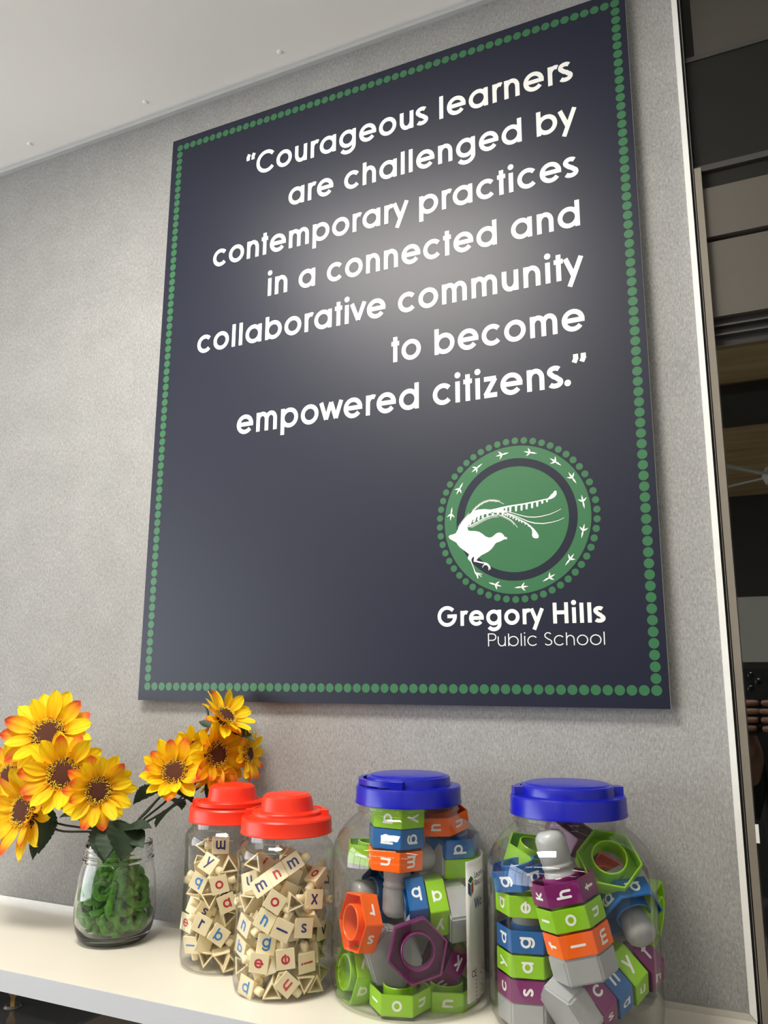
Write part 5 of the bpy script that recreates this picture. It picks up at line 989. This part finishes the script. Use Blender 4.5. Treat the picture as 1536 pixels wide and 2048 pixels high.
TILE = tile_mesh()
bm = bmesh.new()
lathe_bm(bm, [(0, 0), (.0050, 0), (.0050, .0095), (.0043, .0104), (.0012, .0104), (.0010, .0085), (0, .0085)], 28, False, Matrix.Translation((TS/2-.0002, 0, 0)) @ Matrix.Rotation(math.radians(90), 4, 'Y'))
bmesh.ops.recalc_face_normals(bm, faces=bm.faces)
PEG = bpy.data.meshes.new('peg'); bm.to_mesh(PEG); bm.free(); PEG.materials.append(M['cream'])
for q in PEG.polygons: q.use_smooth = True
_nut = {}
NR, NH = 0.0368, 0.0232
def hexring(R, z): return [(R*math.cos(math.pi/6+k*math.pi/3), R*math.sin(math.pi/6+k*math.pi/3), z) for k in range(6)]
def nut_mesh(col):
    if col in _nut: return _nut[col]
    bm = bmesh.new(); w = .0022
    def ringv(q): return [bm.verts.new(c) for c in q]
    def bridge(A, B):
        n = len(A)
        for i in range(n): bm.faces.new((A[i], A[(i+1) % n], B[(i+1) % n], B[i]))
    o0, o1 = ringv(hexring(NR, -NH/2)), ringv(hexring(NR, NH/2))
    i1, i2 = ringv(hexring(NR-w, NH/2)), ringv(hexring(NR-w, -NH/2))
    bridge(o0, o1); bridge(o1, i1); bridge(i1, i2); bridge(i2, o0)
    bmesh.ops.recalc_face_normals(bm, faces=bm.faces)
    bmesh.ops.bevel(bm, geom=list(bm.edges), offset=.0006, segments=2, affect='EDGES')
    # web with a round hole, and the threaded collar
    n = 48; rc = .0192
    for z0, z1 in ((-.0102, -.0080),):
        T = []
        for z in (z0, z1):
            outer, inner = [], []
            for k in range(n):
                a = 2*math.pi*k/n; am = (a+math.pi/6) % (math.pi/3)-math.pi/6
                ro = (NR-w)*math.cos(math.pi/6)/math.cos(am)+.0002
                outer.append(bm.verts.new((ro*math.cos(a), ro*math.sin(a), z))); inner.append(bm.verts.new((rc*math.cos(a), rc*math.sin(a), z)))
            bridge(outer, inner); T.append((outer, inner))
    lathe_bm(bm, [(.0183, -NH/2+.001), (.0203, -NH/2+.001), (.0203, NH/2+.0018), (.0196, NH/2+.0026), (.0189, NH/2+.0026), (.0183, NH/2+.0018)], n, True)
    bmesh.ops.recalc_face_normals(bm, faces=bm.faces)
    me = bpy.data.meshes.new('hexagonal_nut'); bm.to_mesh(me); bm.free(); me.materials.append(M['n_'+col])
    _nut[col] = me
    o = bpy.data.objects.new('x', me)
    for q in me.polygons: q.use_smooth = True
    bm = bmesh.new(); bm.from_mesh(me)
    for e in bm.edges:
        if len(e.link_faces) == 2 and e.calc_face_angle(0) > math.radians(28): e.smooth = False
    bm.to_mesh(me); bm.free(); bpy.data.objects.remove(o)
    return me
bm = bmesh.new()
A = [bm.verts.new(c) for c in hexring(NR, -.0135)]; B = [bm.verts.new(c) for c in hexring(NR, .0135)]
bm.faces.new(A[::-1]); bm.faces.new(B)
for i in range(6): bm.faces.new((A[i], A[(i+1) % 6], B[(i+1) % 6], B[i]))
bmesh.ops.bevel(bm, geom=list(bm.edges), offset=.0022, segments=3, affect='EDGES')
HEAD = bpy.data.meshes.new('hexagonal_bolt'); bm.to_mesh(HEAD); bm.free(); HEAD.materials.append(M['n_grey'])
_shaft = {}
def shaft_mesh(L_):
    if L_ not in _shaft:
        e = .0135+L_; r = .0172
        prof = [(r, .013)]
        z = .02
        prof += [(r, e-.045), (r-.0012, e-.044), (r-.0012, e-.040), (r, e-.039), (r, e-.036), (r-.0008, e-.0352), (r-.0008, e-.033), (r, e-.032), (r, e-.009), (r-.0015, e-.0045), (r-.0050, e-.0012), (r-.009, e), (0, e+.0003)]
        prof = [q for q in prof if q[1] >= .013]
        bm = bmesh.new(); lathe_bm(bm, prof, 40, False)
        bmesh.ops.recalc_face_normals(bm, faces=bm.faces)
        me = bpy.data.meshes.new('bolt_shaft'); bm.to_mesh(me); bm.free(); me.materials.append(M['n_grey'])
        for q in me.polygons: q.use_smooth = True
        _shaft[L_] = me
    return _shaft[L_]

def place(o, p, e):
    o.location = p; o.rotation_euler = e
GROUPS = {'J1': 'letter blocks in the back red-lidded jar', 'J2': 'letter blocks in the front red-lidded jar', 'J3': 'nuts and bolts in the left blue-lidded jar', 'J4': 'nuts and bolts in the right blue-lidded jar'}
FILL = {'J1': 'cream triangular block in the crowded middle of the back red-lidded jar', 'J2': 'cream triangular block in the crowded middle of the front red-lidded jar'}
h3 = TS*.866/3
for it in ITEMS:
    k, j, p, e = it['k'], it['j'], it['p'], it['e']
    if k == 'tile':
        o = link('letter_block', TILE); place(o, p, e)
        tag(o, FILL[j] if it['f'] else it['label'], 'letter block', GROUPS[j] if not it['f'] else 'blocks in the middle of a red-lidded jar'+(' at the back' if j == 'J1' else ''))
        pg = link('peg', PEG, o)
        flip = it.get('peg', 1) < 0
        if flip: pg.rotation_euler = (0, 0, math.pi)
        if it.get('l'):
            l = link('letter', letter_mesh(it['l'], .0102, .23, 'l_'+it['c']), o)
            l.location = (0, 0, h3+.00015)
        if flip:
            # same prism, its peg on the other end
            pg.rotation_euler = (0, 0, 0)
            o.rotation_euler = (Euler(e).to_matrix() @ Matrix.Rotation(math.pi, 3, 'Z')).to_euler()
            if it.get('l'): l.rotation_euler = (0, 0, math.pi)
    elif k == 'nut':
        o = link('hexagonal_nut', nut_mesh(it['c'])); place(o, p, e)
        tag(o, it['label'], 'hexagonal nut', GROUPS[j])
        ap = NR*math.cos(math.pi/6)
        for f_, ch in it['let'].items():
            a = math.radians(60*int(f_)); n = Vector((math.cos(a), math.sin(a), 0)); z = Vector((0, 0, 1)); up = n.cross(z)
            l = link('letter', letter_mesh(ch, .0112, .235, 'l_white'), o)
            l.matrix_local = Matrix.Translation(n*(ap+.0002)) @ Matrix((z, up, n)).transposed().to_4x4()
    else:
        o = link('hexagonal_bolt', HEAD); place(o, p, e)
        tag(o, it['label'], 'bolt', GROUPS[j])
        link('shaft', shaft_mesh(it['L']), o)

# paper label curled inside the left blue-lidded jar
JX, JY = 0.53109, -0.1000
tdir = Vector((CAM.x-JX, CAM.y-JY, 0)).normalized(); rdir = Vector((0, 0, 1)).cross(tdir)
def on_paper(u, z, r=.0945):
    # u: arc length along the paper from its near edge
    a = math.radians(47)+u/.0945
    q = tdir*math.cos(a)+rdir*math.sin(a)
    return Vector((q.x*r, q.y*r, z))
pl = empty('paper_label', (JX, JY, SHELF_Z)); tag(pl, 'white printed paper label curled inside the left blue-lidded jar', 'paper label')
V, F = [], []; n = 36; Lp = .26
for k in range(n+1):
    for r in (.0945, .0940):
        for z in (.012, .168): V.append(on_paper(Lp*k/n, z, r))
for k in range(n):
    a = 4*k; b = a+4
    F += [(a, a+1, b+1, b), (a+2, b+2, b+3, a+3), (a, b, b+2, a+2), (a+1, a+3, b+3, b+1)]
F += [(0, 2, 3, 1), (4*n, 4*n+1, 4*n+3, 4*n+2)]
link('sheet', mesh('sheet', V, F, M['paper']), pl, smooth=True)
def paper_text(name, txt, u, z, size, w, m):
    V, F, a, b = text_faces(txt, w)
    link(name, mesh(name, [on_paper(u+(v[0]-a)*size, z+v[1]*size, .0947+v[2]*.00001) for v in V], F, m), pl)
paper_text('lettering', 'Learning', .018, .147, .0052, .20, M['ink'])
paper_text('lettering', 'Resources', .018, .138, .0052, .20, M['ink'])
paper_text('lettering', 'Wo', .017, .113, .0085, .24, M['ink_blue'])
paper_text('lettering', 'CE', .009, .038, .0050, .16, M['ink'])
V, F = [], []
for k in range(9): stroke_faces([(.018, .046-.0042*k), (.018+.026-.004*(k % 3), .046-.0042*k)], .0013, V, F)
link('fine_print', mesh('fine_print', [on_paper(v[0], v[1], .0947) for v in V], F, M['ink']), pl)
def quad(name, pts, m): link(name, mesh(name, [on_paper(x, z, .0948) for x, z in pts], [tuple(range(len(pts)))], m), pl)
quad('logo', [(.0035, .146), (.0095, .151), (.0155, .147), (.0095, .142)], M['ink_green'])
quad('logo', [(.0035, .145), (.0092, .141), (.0092, .127), (.0035, .132)], M['ink_blue'])
quad('logo', [(.0098, .141), (.0155, .146), (.0155, .133), (.0098, .127)], M['ink_red'])

# ------------------------------------------------------------------ glass jar with green filler and sunflowers
GX, GY = 0.0447, -0.0935
gj = empty('glass_jar', (GX, GY, SHELF_Z)); tag(gj, 'clear glass jar holding the sunflowers and green filler, left end of the shelf', 'jar')
prof = [(0, .006), (.036, .0018), (.040, .0005), (.046, .0022), (.0515, .008), (.0558, .018), (.0585, .030), (.0596, .044), (.0594, .058), (.0583, .074), (.0566, .090), (.0545, .102), (.0525, .110), (.0515, .1135),
        (.0528, .1150), (.0530, .1175), (.0517, .1192), (.0503, .1207), (.0502, .1230), (.0515, .1245), (.0515, .1262), (.0501, .1277), (.0500, .1297), (.0509, .1312), (.0507, .1328), (.0497, .1340), (.0495, .1385), (.0487, .1400), (.0470, .1404)]
inner = [(.0460, .1396), (.0460, .122), (.0478, .112), (.0515, .100), (.0538, .088), (.0556, .073), (.0566, .057), (.0567, .044), (.0555, .030), (.0520, .0175), (.0460, .0110), (.036, .0082), (0, .0078)]
bm = bmesh.new(); lathe_bm(bm, prof+inner, 96, False)
from_bm('jar_body', bm, M['glass_jar'], gj, smooth=True, ang=50)
# green curled filler
random.seed(11)
V, F = [], []
def inside_r(z): return .0545 if .034 < z < .076 else (.043+(z-.010)*.46 if z < .034 else max(.019, .0545-(z-.076)*.95))
for k in range(130):
    z = .0165+random.random()*.085; r = max(0.0, inside_r(z)-.009)*random.random()**.30; a = random.random()*6.28
    c = Vector((r*math.cos(a), r*math.sin(a), z))
    ax = Vector((random.gauss(0, 1), random.gauss(0, 1), random.gauss(0, .5))).normalized(); u = ax.orthogonal().normalized(); v = ax.cross(u)
    R_ = random.uniform(.008, .013); st = random.random()*6.28; sp = random.uniform(3.6, 6.6)
    pts = []
    for i in range(22):
        th = st+sp*i/21
        q = c+(u*math.cos(th)+v*math.sin(th))*R_+ax*(.010*(i/21-.5))
        rr = math.hypot(q.x, q.y); lim = inside_r(q.z)-.001
        if rr > lim: q.x *= lim/rr; q.y *= lim/rr
        q.z = max(.0145, q.z)
        pts.append(q)
    rad = [random.uniform(.0042, .0058)*(.55+.45*math.sin(math.pi*(i+.6)/22.2)) for i in range(22)]
    v_, f_ = tube_data(pts, rad, 9)
    F += [tuple(i+len(V) for i in q) for q in f_]; V += v_
# the stalk bundle rising through the neck
v_, f_ = tube_data(bez([(0.000, 0.006, .045), (-.004, 0.004, .085), (-.006, 0.0, .115), (-.004, 0, .134)], 8), [.030]*4+[.027]*6+[.023]*8+[.020]*7, 20)
F += [tuple(i+len(V) for i in q) for q in f_]; V += v_
fl = link('shredded_filler', mesh('shredded_filler', V, F, M['curl']), None, smooth=True)
fl.location = (GX, GY, SHELF_Z)
tag(fl, 'curled green shredded filler packed inside the glass jar', 'filler', kind='stuff')

# sunflowers
def petal_mesh(seed, m):
    rnd = random.Random(seed); V, F = [], []; nx, ny = 12, 8
    wd = rnd.uniform(.215, .255); tw = rnd.uniform(-.06, .06); curl = rnd.uniform(.02, .16); side = rnd.uniform(-.04, .04)
    for i in range(nx+1):
        t = i/nx
        wv = wd*(math.sin(math.pi*min(1, .16+t*.80)**1.25))**.75*(1-.0*t) if t < .999 else .012
        wv = max(.012, wv)*(0.62+.38*min(1, t*2.2))
        for k in range(ny+1):
            s_ = k/ny*2-1
            ridge = .020*math.cos(s_*math.pi*2.0)*(1-t*.6)
            V.append((t, s_*wv+side*t*t, .10*s_*s_*(1-t)+ridge+curl*t*t*-.9+.14*t+tw*s_*t))
    for i in range(nx):
        for k in range(ny):
            a = i*(ny+1)+k; F.append((a, a+1, a+ny+2, a+ny+1))
    me = mesh('petal', V, F, m)
    for q in me.polygons: q.use_smooth = True
    return me
PETALS = [petal_mesh(k, M['petal']) for k in range(4)]; TIPPED = [petal_mesh(20+k, M['petal_tip']) for k in range(3)]
def leaf_mesh(seed):
    rnd = random.Random(seed); V, F = [], []; nx = 22
    for i in range(nx+1):
        t = i/nx; w = .40*math.sin(math.pi*t**.80)**.9*(1 if i % 2 else .90) if 0 < i < nx else .015
        sag = -.22*t*t+.06*t
        for s_ in (-1, -.5, 0, .5, 1): V.append((t, s_*w, sag+.16*abs(s_)*w*2+.012*math.cos(t*40)*abs(s_)))
    for i in range(nx):
        for k in range(4):
            a = i*5+k; F.append((a, a+1, a+6, a+5))
    me = mesh('leaf', V, F, M['leaf'])
    for q in me.polygons: q.use_smooth = True
    return me
LEAVES = [leaf_mesh(k) for k in range(3)]
bm = bmesh.new()
lathe_bm(bm, [(0, .135), (.10, .132), (.21, .112), (.28, .070), (.31, 0), (.27, -.06), (0, -.10)], 40, False)
bmesh.ops.recalc_face_normals(bm, faces=bm.faces)
DISC = bpy.data.meshes.new('flower_centre'); bm.to_mesh(DISC); bm.free(); DISC.materials.append(M['disc'])
for q in DISC.polygons: q.use_smooth = True
rnd = random.Random(3); V, F = [], []
for k in range(620):
    a = rnd.random()*6.283; r = min(.345, max(.14, rnd.gauss(.270, .046))); z = .135-(r/.30)**2*.070+rnd.uniform(0, .03)
    d = Vector((math.cos(a)*.6+rnd.gauss(0, .3), math.sin(a)*.6+rnd.gauss(0, .3), 1)).normalized(); c = Vector((r*math.cos(a), r*math.sin(a), z)); u = d.orthogonal().normalized(); v = d.cross(u)
    b0 = len(V); sz = rnd.uniform(.006, .011)
    for q in (c+u*sz, c+v*sz, c-u*sz, c-v*sz, c+d*rnd.uniform(.02, .05)): V.append(q)
    F += [(b0, b0+1, b0+4), (b0+1, b0+2, b0+4), (b0+2, b0+3, b0+4), (b0+3, b0, b0+4)]
POLLEN = mesh('pollen_ring', V, F, M['pollen'])
bm = bmesh.new(); lathe_bm(bm, [(0, -.22), (.06, -.21), (.16, -.12), (.26, -.03), (.22, -.02), (0, -.06)], 24, False)
bmesh.ops.recalc_face_normals(bm, faces=bm.faces)
CALYX = bpy.data.meshes.new('calyx'); bm.to_mesh(CALYX); bm.free(); CALYX.materials.append(M['leaf'])

def frame_of(n, spin):
    n = Vector(n).normalized(); u = n.orthogonal().normalized(); v = n.cross(u)
    return Matrix((u, v, n)).transposed() @ Matrix.Rotation(spin, 3, 'Z')

def sunflower(c, n, R_, label, foot, seed, leaves, mid=None, cup=18.0):
    rnd = random.Random(seed)
    c = Vector(c); Rm = frame_of(n, rnd.random()*6.28)
    t = empty('artificial_sunflower', (GX+foot[0], GY+foot[1], SHELF_Z+foot[2]))
    tag(t, label, 'sunflower', 'artificial sunflowers in the glass jar')
    H = Matrix.Translation(c-t.location) @ Rm.to_4x4() @ Matrix.Scale(R_, 4)
    for nm, me in (('flower_centre', DISC), ('pollen_ring', POLLEN), ('calyx', CALYX)):
        o = link(nm, me, t); o.matrix_local = H @ Matrix.Diagonal((1.3, 1.3, 1.1, 1))
        if nm == 'pollen_ring': tag(o, kind='stuff')
    for layer, (cnt, el, ln, off, dz) in enumerate(((10, cup+8, .74, 0, .0), (10, cup-7, .80, .5, -.035))):
        for k in range(cnt):
            a = 2*math.pi*(k+off+rnd.uniform(-.18, .18))/cnt
            e = math.radians(el+rnd.uniform(-9, 9))
            me = rnd.choice(TIPPED) if rnd.random() < .34 else rnd.choice(PETALS)
            o = link('petal', me, t)
            sc = ln*rnd.uniform(.90, 1.08)
            o.matrix_local = H @ Matrix.Rotation(a, 4, 'Z') @ Matrix.Translation((.29, 0, dz-.02)) @ Matrix.Rotation(-e, 4, 'Y') @ Matrix.Rotation(rnd.uniform(-.25, .25), 4, 'X') @ Matrix.Diagonal((sc, sc*1.0, sc, 1))
    N = Vector(n).normalized()
    b = c-N*R_*.20; neck = Vector((GX+foot[0]*.8, GY+foot[1]*.8, SHELF_Z+.139)); ft = t.location
    md = mid or (b*.5+neck*.5)
    pts = bez([ft, neck, md, b-N*R_*.25, b], 8)
    o = tube('stem', [q-t.location for q in pts], .0017, M['stem'], t, n=8)
    for i, (p0, p1, wd, roll) in enumerate(leaves):
        p0, p1 = Vector(p0), Vector(p1); d = (p1-p0); L_ = d.length; d.normalize()
        v = Vector((0, 0, 1)).cross(d); v = v.normalized() if v.length > .05 else Vector((1, 0, 0)); w = d.cross(v)
        Q = Matrix((d, v, w)).transposed() @ Matrix.Rotation(math.radians(roll), 3, 'X')
        o = link('leaf', LEAVES[i % 3], t)
        o.matrix_local = Matrix.Translation(p0-t.location) @ Q.to_4x4() @ Matrix.Diagonal((L_, L_*wd, L_*.9, 1))
    return t
for a in FLOWERS: sunflower(*a)

# ------------------------------------------------------------------ the person taking the photograph (mirrored in the door glass)
def skin_body(name, joints, bones, m, parent, sub=2):
    me = bpy.data.meshes.new(name)
    names = list(joints)
    me.from_pydata([joints[k][0] for k in names], [(names.index(a), names.index(b)) for a, b in bones], [])
    o = link(name, me, parent)
    sk = o.modifiers.new('skin', 'SKIN'); sk.use_smooth_shade = True
    ly = me.skin_vertices[0].data
    for i, k in enumerate(names):
        r = joints[k][1]; ly[i].radius = (r, r) if not isinstance(r, tuple) else r
        ly[i].use_root = (i == 0)
    s2 = o.modifiers.new('sub', 'SUBSURF'); s2.levels = sub; s2.render_levels = sub
    me.materials.append(m)
    return o
PX, PYY = 1.065, -1.62
pr = empty('person', (PX, PYY, 0)); tag(pr, 'person in dark clothes holding up a phone, mirrored in the door glass', 'person')
def rel(x, y, z): return (x-PX, y-PYY, z)
# phone held behind the viewpoint
back = -cf
def ph(a, b, c): return CAM + cr*a + cu*b + back*c
phone = empty('phone', tuple(ph(-.02, -.05, .012))); tag(phone, 'black phone held up by the person, mirrored in the door glass', 'phone')
RM = Matrix((cr, cu, back)).transposed().to_4x4()
bm = bmesh.new(); box_bm(bm, (-.094, -.128, .006), (.006, .038, .014))
o = from_bm('phone_body', bm, M['phone'], None, bevel=.003, seg=3); o.matrix_world = Matrix.Translation(CAM) @ RM
o.parent = phone; o.matrix_parent_inverse = Matrix.Translation(phone.location).inverted()
for a, b in ((-.072, .022), (-.052, .006), (-.072, -.012)):
    o = lathe('phone_lens', [(0, .003), (.006, .003), (.0075, .004), (.0075, .0065), (0, .0065)], M['lens'], None, n=24)
    o.matrix_world = Matrix.Translation(CAM + cr*a + cu*b) @ RM
    o.parent = phone; o.matrix_parent_inverse = Matrix.Translation(phone.location).inverted()
lw = ph(-.075, -.175, .035); rw = ph(.045, -.165, .035)      # wrists
J = {}
def J_(k, p, r): J[k] = (tuple(Vector(p)-Vector((PX, PYY, 0))), r)
J_('pelvis', (PX, PYY, .92), (.15, .105)); J_('belly', (PX, PYY, 1.10), (.135, .10)); J_('chest', (PX, PYY, 1.30), (.15, .105)); J_('neck0', (PX, PYY+.01, 1.44), (.06, .06))
J_('neck1', (PX, PYY+.02, 1.50), (.052, .055)); J_('jaw', (PX, PYY+.045, 1.555), (.062, .075)); J_('head', (PX, PYY+.035, 1.64), (.075, .092)); J_('crown', (PX, PYY+.03, 1.71), (.055, .07))
bones = [('pelvis', 'belly'), ('belly', 'chest'), ('chest', 'neck0'), ('neck0', 'neck1'), ('neck1', 'jaw'), ('jaw', 'head'), ('head', 'crown')]
J_('nose', (PX, PYY+.135, 1.625), .011); bones.append(('head', 'nose'))
for sd, wr, sg in (('l', lw, -1), ('r', rw, 1)):
    J_('sh'+sd, (PX+sg*.17, PYY, 1.40), .06); J_('el'+sd, (PX+sg*.24, PYY+.16, 1.17), .042); J_('wr'+sd, wr, .026)
    J_('hp'+sd, (PX+sg*.09, PYY, .86), .085); J_('kn'+sd, (PX+sg*.10, PYY+.02, .49), .058); J_('an'+sd, (PX+sg*.10, PYY-.02, .09), .040); J_('to'+sd, (PX+sg*.11, PYY+.14, .04), .032)
    J_('ear'+sd, (PX+sg*.088, PYY+.02, 1.63), .014)
    bones += [('chest', 'sh'+sd), ('sh'+sd, 'el'+sd), ('el'+sd, 'wr'+sd), ('pelvis', 'hp'+sd), ('hp'+sd, 'kn'+sd), ('kn'+sd, 'an'+sd), ('an'+sd, 'to'+sd), ('head', 'ear'+sd)]
    ex = -.096 if sd == 'l' else .012
    pm = ph(ex+sg*.006, -.100, .020); J_('pm'+sd, pm, (.030, .018)); bones.append(('wr'+sd, 'pm'+sd))
    for i in range(4):
        b0 = -.052-.021*i
        k1, k2, k3 = 'f%s%da' % (sd, i), 'f%s%db' % (sd, i), 'f%s%dc' % (sd, i)
        J_(k1, ph(ex+sg*.014, b0-.006, .012), .0095); J_(k2, ph(ex+sg*.008, b0, -.006), .0088); J_(k3, ph(ex-sg*(.056-.004*abs(i-1)), b0+.002, -.006), .0075)
        bones += [('pm'+sd, k1), (k1, k2), (k2, k3)]
    J_('t%sa' % sd, ph(ex+sg*.008, -.095, .030), .011); J_('t%sb' % sd, ph(ex-sg*.022, -.075, .026), .0095)
    bones += [('pm'+sd, 't%sa' % sd), ('t%sa' % sd, 't%sb' % sd)]
skin_body('body', J, bones, M['skin'], pr)
K = {k: J[k] for k in ('pelvis', 'belly', 'chest', 'neck0', 'shl', 'ell', 'shr', 'elr')}
grow = lambda r, d: (r[0]+d, r[1]+d) if isinstance(r, tuple) else r+d
K = {k: (v[0], grow(v[1], .022 if k != 'neck0' else .012)) for k, v in K.items()}
K['hem'] = ((0, 0, .80), (.165, .12))
for sd in 'lr':
    K['cf'+sd] = (tuple(Vector(J['el'+sd][0]).lerp(Vector(J['wr'+sd][0]), .8)), .046)
skin_body('shirt', K, [('hem', 'pelvis'), ('pelvis', 'belly'), ('belly', 'chest'), ('chest', 'neck0'), ('chest', 'shl'), ('shl', 'ell'), ('ell', 'cfl'), ('chest', 'shr'), ('shr', 'elr'), ('elr', 'cfr')], M['shirt'], pr)
K = {k: (J[k][0], grow(J[k][1], .016)) for k in ('pelvis', 'hpl', 'knl', 'anl', 'hpr', 'knr', 'anr')}
skin_body('trousers', K, [('pelvis', 'hpl'), ('hpl', 'knl'), ('knl', 'anl'), ('pelvis', 'hpr'), ('hpr', 'knr'), ('knr', 'anr')], M['trousers'], pr)
hr = lathe('hair', [(.098, -.05), (.104, .0), (.098, .055), (.07, .095), (.03, .11), (0, .113), (0, .10), (.088, .05), (.094, 0), (.09, -.05)], M['hair'], pr, n=28)
hr.location = rel(PX, PYY-.012, 1.685); hr.scale = (.95, 1.08, .85)
for sg in (-1, 1):
    ey = lathe('eye', [(0, -.011), (.008, -.008), (.011, 0), (.008, .008), (0, .011)], M['lens'], pr, n=16)
    ey.location = rel(PX+sg*.032, PYY+.112, 1.645)
mo = box('mouth', (-.022, -.004, -.004), (.022, .004, .004), M['skin'], pr, bevel=.003); mo.location = rel(PX, PYY+.112, 1.578)
